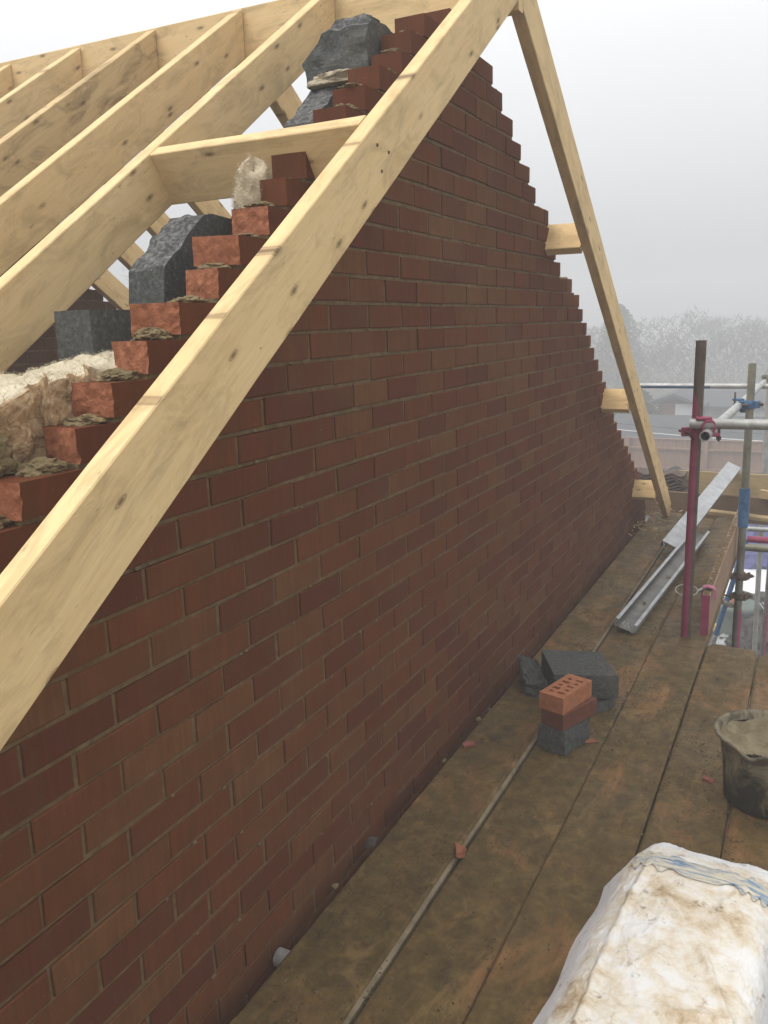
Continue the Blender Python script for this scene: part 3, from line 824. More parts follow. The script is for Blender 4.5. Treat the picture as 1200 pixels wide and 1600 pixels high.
# rubbish caught between board and wall
rs = random.Random(3)
for (x, y, sx, sy, sz, m, lb) in ((.045, .60, .018, .028, .005, 'rubble', 'flat grey scrap wedged between board and wall'),
                             (.05, .37, .009, .010, .005, 'mortar_wet', 'mortar lump wedged between board and wall near the tube end'),
                             (.06, 1.16, .009, .012, .006, 'mortar_wet', 'yellowish scrap at the board edge below the wall'),
                             (.07, 1.62, .008, .010, .008, 'block', 'small grey stone at the foot of the wall'),
                             (.06, 1.52, .012, .012, .01, 'mortar_wet', 'small mortar crumb at the foot of the wall')):
    tag(blob('wall_foot_scrap', (x, y, DZ+.004), (sx, sy, sz), m, int(y*100), amp=.5, sub=2), lb, 'scrap')

# chips of brick on the deck
def chip(x, y, sx, sy, sz, rzd, m, label, z=None):
    bm = bmesh.new(); box(bm, -sx, sx, -sy, sy, 0, sz, 0)
    for v in bm.verts: v.co += Vector((random.uniform(-.4, .4)*sx, random.uniform(-.4, .4)*sy, 0 if v.co.z < .001 else random.uniform(-.4, .2)*sz))
    bmesh.ops.subdivide_edges(bm, edges=bm.edges[:], cuts=2, use_grid_fill=True); rough(bm, min(sx, sz)*.3, 60, x)
    o = bm_to('brick_chip', bm, M[m]); o.location = (x, y, (DZ if z is None else z)+.004); o.rotation_euler = (0, 0, R(rzd))
    return tag(o, label, 'brick chip', 'brick chips on the deck')
chip(.326, .655, .015, .021, .016, 20, 'orange', 'orange brick chip lying on the joint in the lower middle of the deck', DZ+.008)
chip(.955, 1.399, .019, .010, .008, -30, 'pinkscrap', 'small red chip just left of the bucket')
chip(.516, 1.513, .022, .011, .007, 25, 'orange', 'flat orange chip to the right of the cut block')
chip(.081+.03, 1.284, .024, .012, .008, 40, 'pinkscrap', 'pink scrap at the foot of the wall', DZ+.014)

# mud crumbs scattered on the boards: uncountable
vsx, fsx = [], []
rs = random.Random(99)
def crumb(x, y, z, s):
    i = len(vsx)
    a = rs.random()*6.28
    for q in range(4):
        t = a + q*1.571 + rs.uniform(-.4, .4); rr = s*rs.uniform(.7, 1.4)
        vsx.append((x+rr*math.cos(t), y+rr*math.sin(t), z-.002))
    vsx.append((x+rs.uniform(-.3, .3)*s, y+rs.uniform(-.3, .3)*s, z+s*rs.uniform(.25, .6)))
    fsx.extend([(i, i+1, i+4), (i+1, i+2, i+4), (i+2, i+3, i+4), (i+3, i, i+4)])
n_c = 0
while n_c < 5200:
    x, y = rs.uniform(.08, 1.26), -0.4 + 5.6*rs.random()**1.3
    if y > 2.65 and x > .79: continue
    d = noise.fractal(Vector((x*5, y*3, 4.4)), 1, 2, 3)
    cl = (x-.62)**2*6 + (y-1.75)**2 < .16
    if d < 0.08 and not cl and rs.random() > .12: continue
    crumb(x, y, DZ+.003+(.013 if x < .31 else 0), rs.uniform(.0015, .0045)*(1.5 if rs.random() < .06 else 1)*(1.3 if cl else 1))
    n_c += 1
me = bpy.data.meshes.new('mud_crumbs'); me.from_pydata(vsx, [], fsx)
o = link('mud_crumbs', me, mat_simple('mud_crumb', (0.05, 0.036, 0.017), (0.17, 0.13, 0.07), 25, 0.95, 0)); tag(o, 'crumbs of dried mud and mortar scattered over the deck boards', 'mud', kind='stuff')
# shavings and rubbish at the far wall corner
vsx, fsx = [], []
for i in range(120):
    x, y = rs.gauss(.10, .09), rs.gauss(5.15, .28)
    if x < .03: continue
    a = rs.random()*3.14; L = rs.uniform(.012, .05); w = rs.uniform(.002, .006); z = DZ+.015+rs.uniform(0, .03)
    i0 = len(vsx); dx, dy = math.cos(a)*L, math.sin(a)*L
    vsx += [(x-dy*w/L, y+dx*w/L, z), (x+dy*w/L, y-dx*w/L, z), (x+dx+dy*w/L, y+dy-dx*w/L, z+rs.uniform(-.004, .014)), (x+dx-dy*w/L, y+dy+dx*w/L, z+rs.uniform(-.004, .014))]
    fsx.append((i0, i0+1, i0+2, i0+3))
me = bpy.data.meshes.new('wood_shavings'); me.from_pydata(vsx, [], fsx)
o = link('wood_shavings', me, M['ply']); tag(o, 'litter of wood shavings at the far end of the deck by the wall', 'shavings', kind='stuff')

# ------------------------------------------------------------------ stack of blocks and bricks on the deck
def hex_block(name, top, h, mat, label, cat, group=None, amp=.004, seed=1, facemats=None, n=10, slope=(0, 0)):
    """block from its four top corners (counter-clockwise) and a height"""
    top = [Vector(p) for p in top]; bm = bmesh.new()
    def bil(u, v): return top[0]*(1-u)*(1-v)+top[1]*u*(1-v)+top[2]*u*v+top[3]*(1-u)*v
    cen = sum(top, Vector())/4
    G = {}
    def vert(i, j, k):
        if (i, j, k) in G: return G[i, j, k]
        p = bil(i/n, j/n) - Vector((0, 0, h*k/4)); p = p - cen
        q = p*38 + Vector((seed*7.7, 0, 0))
        p = p + Vector((noise.noise(q), noise.noise(q+Vector((4, 4, 4))), noise.noise(q+Vector((8, 1, 3)))))*amp
        edge = (i in (0, n)) + (j in (0, n)) + (k in (0, 4))
        if edge >= 2: p *= 1-.012*edge*.5
        G[i, j, k] = bm.verts.new(p); return G[i, j, k]
    def q4(a, b, c, d): bm.faces.new((a, b, c, d))
    for i in range(n):
        for j in range(n):
            q4(vert(i, j, 0), vert(i+1, j, 0), vert(i+1, j+1, 0), vert(i, j+1, 0)); q4(vert(i, j, 4), vert(i, j+1, 4), vert(i+1, j+1, 4), vert(i+1, j, 4))
        for k in range(4):
            q4(vert(i, 0, k), vert(i, 0, k+1), vert(i+1, 0, k+1), vert(i+1, 0, k)); q4(vert(i, n, k), vert(i+1, n, k), vert(i+1, n, k+1), vert(i, n, k+1))
            q4(vert(0, i, k), vert(0, i+1, k), vert(0, i+1, k+1), vert(0, i, k+1)); q4(vert(n, i, k), vert(n, i, k+1), vert(n, i+1, k+1), vert(n, i+1, k))
    bmesh.ops.recalc_face_normals(bm, faces=bm.faces)
    o = bm_to(name, bm, M[mat]); o.location = cen
    return tag(o, label, cat, group)
GD = 'broken grey blocks on the deck'
TB = -1.045
hex_block('concrete_block', [(.183, 1.985, TB), (.310, 1.735, TB), (.560, 1.815, TB+.005), (.435, 2.035, TB+.01)], .10, 'block', 'large flat grey block behind the two loose bricks', 'concrete block', GD, seed=3, amp=.0015)
hex_block('concrete_block', [(.36, 1.70, -1.155), (.43, 1.66, -1.155), (.54, 1.86, -1.155), (.40, 1.90, -1.155)], .042, 'block', 'thin dark piece of block propping the large flat block', 'concrete block', GD, seed=8, amp=.006)
o = hex_block('concrete_block', [(.075, 2.0, -1.085), (.17, 1.78, -1.12), (.275, 1.80, -1.13), (.16, 1.98, -1.095)], .085, 'block', 'jagged broken grey block leaning by the wall, left of the brick stack', 'concrete block', GD, seed=13, amp=.016)
o.rotation_euler = (R(4), R(-6), 0)
o = hex_block('concrete_block', [(.345, 1.395, -1.10), (.455, 1.362, -1.10), (.510, 1.525, -1.10), (.395, 1.56, -1.10)], .096, 'block', 'small cut grey block at the bottom, carrying the two loose bricks', 'concrete block', GD, seed=17, amp=.005)
def loose_brick(cx, cy, zt, rzr, mat, label, holes):
    e = empty('loose_brick', (cx, cy, zt-.065), (0, 0, rzr)); tag(e, label, 'brick', 'loose bricks stacked on the cut block')
    bm = bmesh.new()
    if holes:
        # top face with real holes: grid with walls
        hw, hl = .0505, .1065
        rects = []
        for r_, row in enumerate((-.066, -.033, 0, .033, .066)):
            a, b = (.013, .008) if r_ % 2 == 0 else (.009, .0075)
            a2 = .016 if r_ % 2 else .009
            rects.append((-.019 if r_ % 2 == 0 else -.021, row, a2 if r_ % 2 == 0 else .0085, .0075))
            rects.append((.017, row, .015 if r_ % 2 == 0 else .009, .0078))
        rects = []
        for i, yy in enumerate((-.070, -.037, -.003, .031, .064)):
            if i % 2 == 0: rects += [(-.022, yy, .0085, .007), (.018, yy+.003, .0155, .0068)]
            else: rects += [(-.020, yy, .0150, .0095), (.023, yy+.003, .0085, .007)]
        xs = sorted(set([-hw, hw] + [v for r_ in rects for v in (r_[0]-r_[2], r_[0]+r_[2])]))
        ys = sorted(set([-hl, hl] + [v for r_ in rects for v in (r_[1]-r_[3], r_[1]+r_[3])]))
        inside = lambda x, y: any(abs(x-r_[0]) < r_[2] and abs(y-r_[1]) < r_[3] for r_ in rects)
        for xa, xb in zip(xs[:-1], xs[1:]):
            for ya, yb in zip(ys[:-1], ys[1:]):
                if inside((xa+xb)/2, (ya+yb)/2): continue
                for z in (.065, 0.0):
                    bm.faces.new([bm.verts.new(p) for p in ((xa, ya, z), (xb, ya, z), (xb, yb, z), (xa, yb, z))])
        for (x, y, a, b) in rects:
            for p, q in (((x-a, y-b), (x+a, y-b)), ((x+a, y-b), (x+a, y+b)), ((x+a, y+b), (x-a, y+b)), ((x-a, y+b), (x-a, y-b))):
                bm.faces.new([bm.verts.new(v) for v in ((*p, .065), (*q, .065), (*q, 0.0), (*p, 0.0))])
        for p, q in (((-hw, -hl), (hw, -hl)), ((hw, -hl), (hw, hl)), ((hw, hl), (-hw, hl)), ((-hw, hl), (-hw, -hl))):
            bm.faces.new([bm.verts.new(v) for v in ((*p, 0), (*q, 0), (*q, .065), (*p, .065))])
        bmesh.ops.remove_doubles(bm, verts=bm.verts, dist=1e-5)
    else:
        box(bm, -.0505, .0505, -.1065, .1065, 0, .065, .002)
    bmesh.ops.recalc_face_normals(bm, faces=bm.faces)
    bm_to('brick_body', bm, M[mat], e)
    return e
ang = math.atan2(1.57-1.368, .504-.447) - math.pi/2
loose_brick(.426, 1.486, -.969, ang, 'brick_new', 'orange perforated brick on top of the small stack', True)
loose_brick(.441, 1.484, -1.034, ang-.10, 'brick_red', 'darker red brick beneath the orange perforated brick', False)

# ------------------------------------------------------------------ bucket
bk = empty('mortar_bucket', (1.135, 1.345, DZ+.006)); tag(bk, 'black plastic bucket caked in mortar, part filled, at the right edge of the deck', 'bucket')
bm = bmesh.new(); H = .245; n = 72; prof = [(.0, 0.0), (.118, 0.0), (.128, .012), (.134, .10), (.146, .20), (.155, H-.02), (.168, H-.008), (.170, H), (.160, H+.002), (.152, H-.008), (.146, .20), (.14, .17)]
vv = []
for i, (r_, z) in enumerate(prof):
    row = []
    for k in range(n):
        a = 2*math.pi*k/n
        sp_ = math.exp(-(((a-R(255)+math.pi) % (2*math.pi)-math.pi)/.20)**2)*(1 if z > H-.03 else 0)
        rr = r_ + .022*sp_; zz = z - .014*sp_ + .0012*noise.noise(Vector((a*3, z*20, 0)))
        row.append(bm.verts.new((rr*math.cos(a), rr*math.sin(a), zz)))
    vv.append(row)
for a, b in zip(vv[:-1], vv[1:]):
    for k in range(n):
        j = (k+1) % n
        bm.faces.new((a[k], a[j], b[j], b[k]))
bmesh.ops.remove_doubles(bm, verts=bm.verts, dist=1e-5)
bmesh.ops.recalc_face_normals(bm, faces=bm.faces)
bm_to('bucket_shell', bm, M['bucket'], bk, smooth=True)
bm = bmesh.new(); bmesh.ops.create_grid(bm, x_segments=80, y_segments=80, size=.156)
for v in list(bm.verts):
    r_ = math.hypot(v.co.x, v.co.y)
    if r_ > .1535: bm.verts.remove(v); continue
    v.co.z = .198 + .012*noise.fractal(v.co*14, 1, 2, 5) + .03*max(0, noise.noise(v.co*9+Vector((3, 1, 0)))-.1) + (.022*max(0, (r_-.11)/.04)**2 if r_ > .11 else 0)
bm_to('mortar_fill', bm, M['mix_mortar'], bk, smooth=True)
# ------------------------------------------------------------------ wrapped bag at the lower right
BX, BY = .990, .33
bag = empty('plastic_wrapped_bag', (BX, BY, DZ), (0, 0, R(-3))); tag(bag, 'soiled white plastic wrapped bag lying at the lower right corner of the deck', 'bag')
bm = bmesh.new(); nu, nv = 220, 170
hx, hy, hz = .176, .570, .122
CR = [(-.10, .30, .02, .05, .007), (.02, .12, .135, -.12, .010), (.135, -.12, .15, -.30, .007), (.02, .12, -.08, -.06, .006), (-.08, -.06, -.02, -.22, .006), (.135, -.12, .0, -.16, .008),
      (-.13, .36, -.145, .05, .010), (-.145, .05, -.135, -.45, .012), (.06, .33, .075, .12, .005), (-.05, .22, -.06, .02, .005), (.11, .36, .05, .20, .006), (-.02, -.22, .06, -.42, .007), (.0, -.16, -.10, -.34, .005)]
def crease(x, y):
    h = 0.0
    for (x0, y0, x1, y1, a_) in CR:
        dx, dy = x1-x0, y1-y0; L2 = dx*dx+dy*dy
        t = max(0, min(1, ((x-x0)*dx+(y-y0)*dy)/L2))
        d = math.hypot(x-x0-dx*t, y-y0-dy*t) + .004*noise.noise(Vector((x*30, y*30, 3)))
        h += a_*math.exp(-(d/.0085)**2)*math.sin(math.pi*(.12+.76*t))
    return h
def bagp(u, v, off=0.0):
    # u along length -1..1, v around section 0..1 (left foot over the top to right foot)
    a = v*math.pi
    cx = -math.copysign(abs(math.cos(a))**.42, math.cos(a)); cz = abs(math.sin(a))**.36
    sE = max(0, (u-.60)/.40)
    end = 1 - .62*sE**1.6
    w_ = 1 - .05*u + .02*noise.noise(Vector((u*3, 0, 1)))
    x = cx*hx*w_*(1 + .22*(1-cz)*(1-sE)); y = u*hy + .016*noise.noise(Vector((v*5, 2, 0)))*sE; z = cz*hz*end
    q = Vector((x*8, y*7, z*7))
    w1 = noise.fractal(q, 1, 2.1, 3)
    r1 = abs(noise.noise(Vector((x*13+y*9, y*7-x*9, 1.7)))); r2 = abs(noise.noise(Vector((x*27-y*11, y*22+x*14, 5.7)))); r3 = abs(noise.noise(Vector((x*60-y*27, y*50+x*30, 2.7))))
    k = min(1, z/.03)
    n_ = Vector((cx*.5, 0, cz))
    p = Vector((x, y, z)) + n_*(.006*w1 + .012*max(0, .16-r1) + .016*max(0, .12-r2) + .010*max(0, .12-r3) + crease(x, y)*min(1, cz*1.2) + off)*k
    if v < .5: p.x -= .048*(1-cz)**.8*(1+.25*noise.noise(Vector((y*6, 0, 0))))*(1-.8*sE)
    p.z = max(.004, p.z)
    return p
grid = [[bm.verts.new(bagp(-1+2*i/nu, j/nv)) for j in range(nv+1)] for i in range(nu+1)]
for i in range(nu):
    for j in range(nv): bm.faces.new((grid[i][j], grid[i+1][j], grid[i+1][j+1], grid[i][j+1]))
for i in (0, nu):
    c0 = [bm.verts.new((v.co.x, v.co.y, .004)) for v in grid[i]]
    for j in range(nv): bm.faces.new((grid[i][j], grid[i][j+1], c0[j+1], c0[j]))
bmesh.ops.recalc_face_normals(bm, faces=bm.faces)
bm_to('plastic_wrap', bm, M['bag'], bag, smooth=True)
bm = bmesh.new(); grid = [[bm.verts.new(bagp(.575+.15*i/14 + .02*math.sin(j*.3)*(1 if i in (0, 14) else .3), (.16+.74*j/nv), .0035)) for j in range(nv+1)] for i in range(15)]
for i in range(14):
    for j in range(nv): bm.faces.new((grid[i][j], grid[i+1][j], grid[i+1][j+1], grid[i][j+1]))
bm_to('blue_tape_band', bm, M['band'], bag, smooth=True)

# ------------------------------------------------------------------ aluminium channels
def channel(name, p0, p1, w, h, t, label, up=Vector((0, 0, 1)), flip=False, tips=0):
    """open C section, its open side downwards along local -z; ends have curled lips"""
    Mx, L = frame(Vector(p0), Vector(p1), up)
    e = empty(name, p0); e.matrix_world = Matrix.Translation(p0) @ Mx; tag(e, label, 'aluminium channel', 'long aluminium channels lying on the deck')
    def part(nm, x0, x1, y0, y1, z0, z1, m='alu'):
        b_ = bmesh.new(); box(b_, x0, x1, y0, y1, z0, z1, .0006); return bm_to(nm, b_, M[m], e)
    k = -1 if flip else 1
    def zz(a, b): return tuple(sorted((a*k, b*k)))
    part('web', 0, L, -w/2, w/2, *zz(-t, 0), m='alu_dirty_shaded' if flip else 'alu')
    part('flange', 0, L, -w/2, -w/2+t, *zz(-h, -t)); part('flange', 0, L, w/2-t, w/2, *zz(-h, -t))
    part('lip', 0, L, -w/2+t, -w/2+.018, *zz(-h, -h+t)); part('lip', 0, L, w/2-.018, w/2-t, *zz(-h, -h+t))
    for s_ in (-1, 1):
        b_ = bmesh.new()
        tube_mesh(b_, [(-.004-.020*math.sin(a), s_*w*.24+.018*math.cos(a)*s_, (-h*.5+.02*math.cos(a))*k) for a in [i*math.pi/9 for i in range(13)]], .0032, 8)
        bm_to('end_hook', b_, M['galv'], e, smooth=True)
    rn = random.Random(int(L*100))
    for q in range(2 if flip else 0):
        x = L*(.18+.30*q+rn.uniform(-.06, .06)); g = blob('mud_splash', (x, rn.uniform(-w*.3, w*.3), .001), (.03, .022, .003), 'mortar', q, amp=.9, sub=3, parent=e)
    return e
channel('aluminium_channel', (.402, 2.73, DZ+.022), (.535, 4.75, -1.14), .115, .045, .003, 'lower aluminium channel lying open side up on the deck, floor painted dark with grime and shade', up=Vector((.28, 0, 1)), flip=True)
channel('aluminium_channel', (.415, 4.18, -1.085), (.620, 6.35, -.884), .118, .050, .003, 'upper aluminium channel sloping up from the deck onto the pale board', up=Vector((.45, -.25, 1)))

# ------------------------------------------------------------------ toe board, standards, rails
toe = timber('toe_board', (.776, 2.86, -.985), (.776, 5.75, -.985), w=.038, h=.215, mat='toe', seed=4, c=.003, warp=0)
tag(toe, 'pinkish brown toe board on edge along the deck, red painted near end', 'toe board')
b_ = bmesh.new(); box(b_, -.003, -.0005, -.0185, .0185, -.213, -.002); o = bm_to('painted_end', b_, M['magenta'], toe)
b_ = bmesh.new(); gr = []
for i in range(361):
    x = .004+2.86*i/360; row = []
    for j in range(7):
        y = -.0182+.0364*j/6; h = max(0, noise.fractal(Vector((x*22, y*40, 1)), 1, 2, 4)+.7)*.006 if 0 < j < 6 else -.004
        row.append(b_.verts.new((x, y, h-.0012)))
    gr.append(row)
for i in range(360):
    for j in range(6): b_.faces.new((gr[i][j], gr[i+1][j], gr[i+1][j+1], gr[i][j+1]))
bmesh.ops.recalc_face_normals(b_, faces=b_.faces)
bm_to('mud_crust', b_, M['mortar'], toe)
s1 = scaff_tube('scaffold_standard', (.695, 2.80, DZ+.002), (.700, 2.78, .275), 'S1', label='brown upright standard with magenta painted side, closest to the deck', cat='scaffold pole', group='upright scaffold poles')
s2 = scaff_tube('scaffold_standard', (.845, 4.42, G_Z), (.828, 4.40, .085), 'galv_dull', label='mossy grey upright pole with a blue sleeve, outside the toe board', cat='scaffold pole', group='upright scaffold poles')
b_ = bmesh.new(); tube_mesh(b_, [(0, 0, z) for z in (3.42, 3.55, 3.68)], [.033, .034, .033], 24, hollow=.76); o = bm_to('blue_sleeve', b_, M['blue_paint'], s2, smooth=True)
b_ = bmesh.new(); tube_mesh(b_, [(0, 0, z) for z in (.3, 1.5, 2.85)], .0256, 24, hollow=.97); o = bm_to('painted_lower_section', b_, M['S2low'], s2, smooth=True)
s3 = scaff_tube('scaffold_standard', (.86, 7.4, G_Z), (.80, 7.4, -.12), 'galv', label='distant grey upright pole at the far end of the guard rail', cat='scaffold pole', group='upright scaffold poles')
s4 = scaff_tube('scaffold_standard', (.90, 7.62, G_Z), (.93, 7.62, -.35), 'S2low', label='pinkish upright pole at the far right edge behind the ledgers', cat='scaffold pole', group='upright scaffold poles')
s5 = scaff_tube('scaffold_standard', (.78, 9.0, G_Z), (.757, 9.0, -1.95), 'S2low', label='brown and pink lower pole seen through the gap beyond the blue tube', cat='scaffold pole', group='upright scaffold poles')
scaff_tube('guard_rail', (.675, 2.722, -.108), (1.75, 2.722, -.098), 'galv', label='near horizontal guard rail tube crossing to the right edge', group='guard rail tubes')
scaff_tube('guard_rail', (.757, 2.60, -.150), (.765, 7.5, -.245), 'galv', label='long guard rail tube with open near end running away beside the deck', group='guard rail tubes')
fr = scaff_tube('guard_rail', (-.45, 6.9, -.248), (.86, 6.9, -.248), 'galv', label='distant white and blue horizontal tube behind the far rafter foot', group='guard rail tubes')
b_ = bmesh.new()
for z0, z1 in ((.10, .78),):
    tube_mesh(b_, [(0, 0, z) for z in (z0, (z0+z1)/2, z1)], .0248, 24, hollow=.98)
for v in b_.verts: pass
bpy.context.view_layer.update(); r3 = fr.matrix_world.to_3x3()
bmesh.ops.delete(b_, geom=[f for f in b_.faces if ((r3 @ Vector((f.calc_center_median().x, f.calc_center_median().y, 0))).z > -.002)], context='FACES')
bm_to('blue_paint_stripe', b_, M['blue_paint'], fr, smooth=True)
scaff_tube('guard_rail', (-.45, 6.9, -.62), (1.3, 6.95, -.66), 'galv_dull', label='lower distant horizontal tube near the far edge', group='guard rail tubes') if False else None
GL = 'short cross ledgers at the blue sleeve'
scaff_tube('ledger_tube', (.70, 7.32, -1.675), (1.9, 7.30, -1.65), 'galv', label='upper white grey ledger running right from the blue sleeve', group=GL)
scaff_tube('ledger_tube', (.85, 4.70, -1.133), (1.9, 4.70, -1.12), 'magenta', r=.0225, label='bright magenta ledger in the middle, running right from the sleeve', group=GL)
scaff_tube('ledger_tube', (.86, 4.33, -1.098), (1.9, 4.33, -1.085), 'galv_dull', label='lowest dull grey ledger under the magenta one', group=GL)
bt = scaff_tube('ledger_tube', (.452, 6.94, -2.90), (.715, 7.05, -1.72), 'blue_paint', label='bright blue tube slanting down below the toe board', group='long tubes under the deck')
b_ = bmesh.new(); tube_mesh(b_, [(0, 0, z) for z in (-.0, .22)], .0247, 24, hollow=.96); bm_to('bare_tube_end', b_, M['galv'], bt, smooth=True)
def coupler(loc, rot, mat, label, wing=True):
    e = empty('scaffold_coupler', loc, rot); tag(e, label, 'coupler', 'scaffold couplers')
    b_ = bmesh.new()
    tube_mesh(b_, [(0, 0, z) for z in (-.026, -.02, .02, .026)], [.031, .034, .034, .031], 20, hollow=.74)
    bm_to('saddle', b_, M[mat], e, smooth=True)
    b_ = bmesh.new(); box(b_, -.012, .05, -.046, -.030, -.024, .024, .004); bm_to('clamp_flap', b_, M[mat], e); b_ = bmesh.new(); box(b_, -.06, .012, .030, .044, -.022, .022, .004); bm_to('clamp_flap', b_, M[mat], e)
    b_ = bmesh.new()
    tube_mesh(b_, [(.045, -.07, 0), (.045, .035, 0)], .006, 10); bm_to('bolt', b_, M['rust'], e); b_ = bmesh.new(); tube_mesh(b_, [(-.045, -.02, 0), (-.045, .085, 0)], .006, 10)
    bm_to('bolt', b_, M['rust'], e)
    b_ = bmesh.new(); bmesh.ops.create_cone(b_, cap_ends=True, segments=6, radius1=.013, radius2=.012, depth=.014, matrix=Matrix.Translation((.045, -.055, 0)) @ Matrix.Rotation(R(90), 4, 'X'))
    bm_to('nut', b_, M['rust'], e)
    return e
coupler((.702, 2.775, -.155), (0, 0, R(35)), 'magenta', 'magenta coupler joining the near guard rails to the brown standard')
coupler((.760, 2.72, -.118), (R(90), 0, R(8)), 'magenta', 'magenta coupler over the open end of the long guard rail')
coupler((.826, 4.40, -.175), (0, 0, R(60)), 'blue_paint', 'blue coupler clamping the long guard rail to the mossy pole')
coupler((.775, 4.50, -.19), (R(90), 0, R(10)), 'blue_paint', 'small blue clamp half around the guard rail beside the mossy pole')
coupler((.805, 7.4, -.20), (0, 0, R(20)), 'galv_dull', 'grey coupler at the far end of the guard rail')
coupler((.838, 4.41, -1.32), (0, 0, R(70)), 'rust', 'rusty coupler on the mossy pole below the ledgers, upper one')
coupler((.840, 4.41, -1.46), (0, 0, R(70)), 'rust', 'rusty coupler on the mossy pole, lower one')
coupler((.585, 6.98, -2.36), (0, R(15), R(40)), 'galv_dull', 'grey coupler on the blue tube below the toe board')
# toe board clip
cl = empty('toe_board_clip', (.776, 2.95, -.985)); tag(cl, 'pink strap clip hooked over the toe board top near the brown standard', 'clip')
b_ = bmesh.new(); w = .022; pr = [(-.026, -.05), (-.028, 0), (-.022, .012), (0, .018), (.022, .012), (.030, 0), (.034, -.045)]
vv = [[b_.verts.new((x*k, y, z+(.0 if k == 1 else .003))) for x, z in pr] for y, k in ((-w, 1.0), (w, 1.0))]
v2 = [[b_.verts.new((x*1.18, y, z+.004)) for x, z in pr] for y in (-w, w)]
for g in (vv, v2):
    for i in range(len(pr)-1): b_.faces.new((g[0][i], g[0][i+1], g[1][i+1], g[1][i]))
for s in (0, 1):
    for i in range(len(pr)-1): b_.faces.new((vv[s][i], vv[s][i+1], v2[s][i+1], v2[s][i]))
bmesh.ops.recalc_face_normals(b_, faces=b_.faces); bm_to('strap', b_, M['pink'], cl)
b_ = bmesh.new(); tube_mesh(b_, [(-.10-.055*math.cos(a), -.05+.03*math.sin(a), .02*math.sin(a)) for a in [i*2*math.pi/24 for i in range(25)]], .0035, 8)
tube_mesh(b_, [(-.05, -.05, 0), (-.02, -.01, .01)], .006, 8)
bm_to('wire_loop', b_, M['galv'], cl, smooth=True)

# ------------------------------------------------------------------ beyond the deck end
fb = timber('eaves_beam', (-.35, 5.98, -1.075), (1.9, 5.98, -1.10), w=.045, h=.225, mat='wood_old', top='ply', seed=8, warp=0)
tag(fb, 'dark brown beam on edge across the far end of the deck', 'beam')
pb = timber('pale_board', (.16, 6.35, -.955), (1.9, 6.35, -.965), w=.022, h=.22, mat='ply', seed=12, warp=0)
tag(pb, 'pale board on edge behind the dark beam', 'board')
pj_ = timber('loose_joist', (.86, 5.92, -1.01), (1.95, 5.60, -1.07), w=.045, h=.07, mat='ply', seed=13, warp=0)
tag(pj_, 'pale offcut resting on the dark beam at the right edge', 'offcut')
off = timber('timber_offcut', (-.02, 5.42, -.935), (.20, 5.40, -.94), w=.09, h=.05, mat='wood_edge', seed=14, warp=0)
tag(off, 'short fresh offcut at the wall end below the tile stack', 'offcut')
lb = timber('ledger_board', (.45, 5.75, -1.17), (.98, 5.70, -1.19), w=.10, h=.03, mat='ply', seed=15, warp=0)
tag(lb, 'short pale board lying beyond the channels at the deck end', 'board')
tl = []
for i in range(9):
    b_ = bmesh.new(); n1, n2 = 40, 2; z0 = -1.175+.026*i; x0 = -.22+.012*((i*7) % 3); L = .44
    def tz(x): return .013*math.sin((x+.02*i)*2*math.pi/.15)
    top = [[b_.verts.new((x0+L*a/n1, y, z0+tz(L*a/n1)+.014)) for a in range(n1+1)] for y in (6.10, 6.32)]
    bot = [[b_.verts.new((x0+L*a/n1, y, z0+tz(L*a/n1))) for a in range(n1+1)] for y in (6.10, 6.32)]
    for a in range(n1):
        b_.faces.new((top[0][a], top[0][a+1], top[1][a+1], top[1][a])); b_.faces.new((bot[0][a+1], bot[0][a], bot[1][a], bot[1][a+1]))
        b_.faces.new((bot[0][a], bot[0][a+1], top[0][a+1], top[0][a])); b_.faces.new((top[1][a], top[1][a+1], bot[1][a+1], bot[1][a]))
    for e_ in (0, n1): b_.faces.new((bot[0][e_], top[0][e_], top[1][e_], bot[1][e_]))
    bmesh.ops.recalc_face_normals(b_, faces=b_.faces)
    o = bm_to('roof_tile', b_, M['tile']); ordn = ['bottom', 'second', 'third', 'fourth', 'fifth', 'sixth', 'seventh', 'eighth', 'topmost'][i]
    tag(o, 'wavy dark brown roof tile, %s from the foot of its stack behind the far rafter' % ordn if i not in (0, 8) else 'wavy dark brown roof tile, %s of the stack behind the far rafter' % ordn, 'roof tile', 'roof tiles stacked behind the far rafter foot')
stb = timber('stack_bearer', (-.30, 6.2, -1.182), (.35, 6.2, -1.182), w=.24, h=.03, mat='wood_old', seed=16, warp=0); tag(stb, 'flat dark board carrying the stack of roof tiles', 'board')

# ------------------------------------------------------------------ ground and things below
bm = bmesh.new(); bmesh.ops.create_grid(bm, x_segments=120, y_segments=120, size=150)
for v in bm.verts:
    d = v.co.length
    v.co.z = .35*noise.noise(v.co*.06)*min(1, d/40) + (max(0, d-60)*.01)
o = bm_to('ground', bm, M['ground']); o.location = (0, 0, G_Z); o['kind'] = 'structure'
tp = blob('tarpaulin_heap', (.22, 15.2, G_Z+.1), (1.5, 1.4, .9), 'tarp', 5, amp=.35, sub=4); tag(tp, 'purple blue tarpaulin heaped on the ground beyond the toe board', 'tarpaulin')
bm = bmesh.new(); box(bm, -.5, .45, -1.15, 1.15, 0, .06, .01); o = bm_to('white_panel', bm, M['white_sheet']); o.location = (.34, 12.75, G_Z+.32); o.rotation_euler = (R(6), 0, R(-12)); tag(o, 'flat white panel lying on the ground by the grey green drum', 'panel')
dr = empty('plastic_drum', (.42, 11.15, G_Z)); tag(dr, 'grey green plastic drum on the ground below the scaffold', 'drum')
bm = bmesh.new(); tube_mesh(bm, [(0, 0, z) for z in (0, .05, .3, .33, .36, .62, .66, .70, .72)], [.27, .29, .30, .315, .30, .31, .325, .31, .28], 32); bm_to('drum_body', bm, M['drum'], dr, smooth=True)
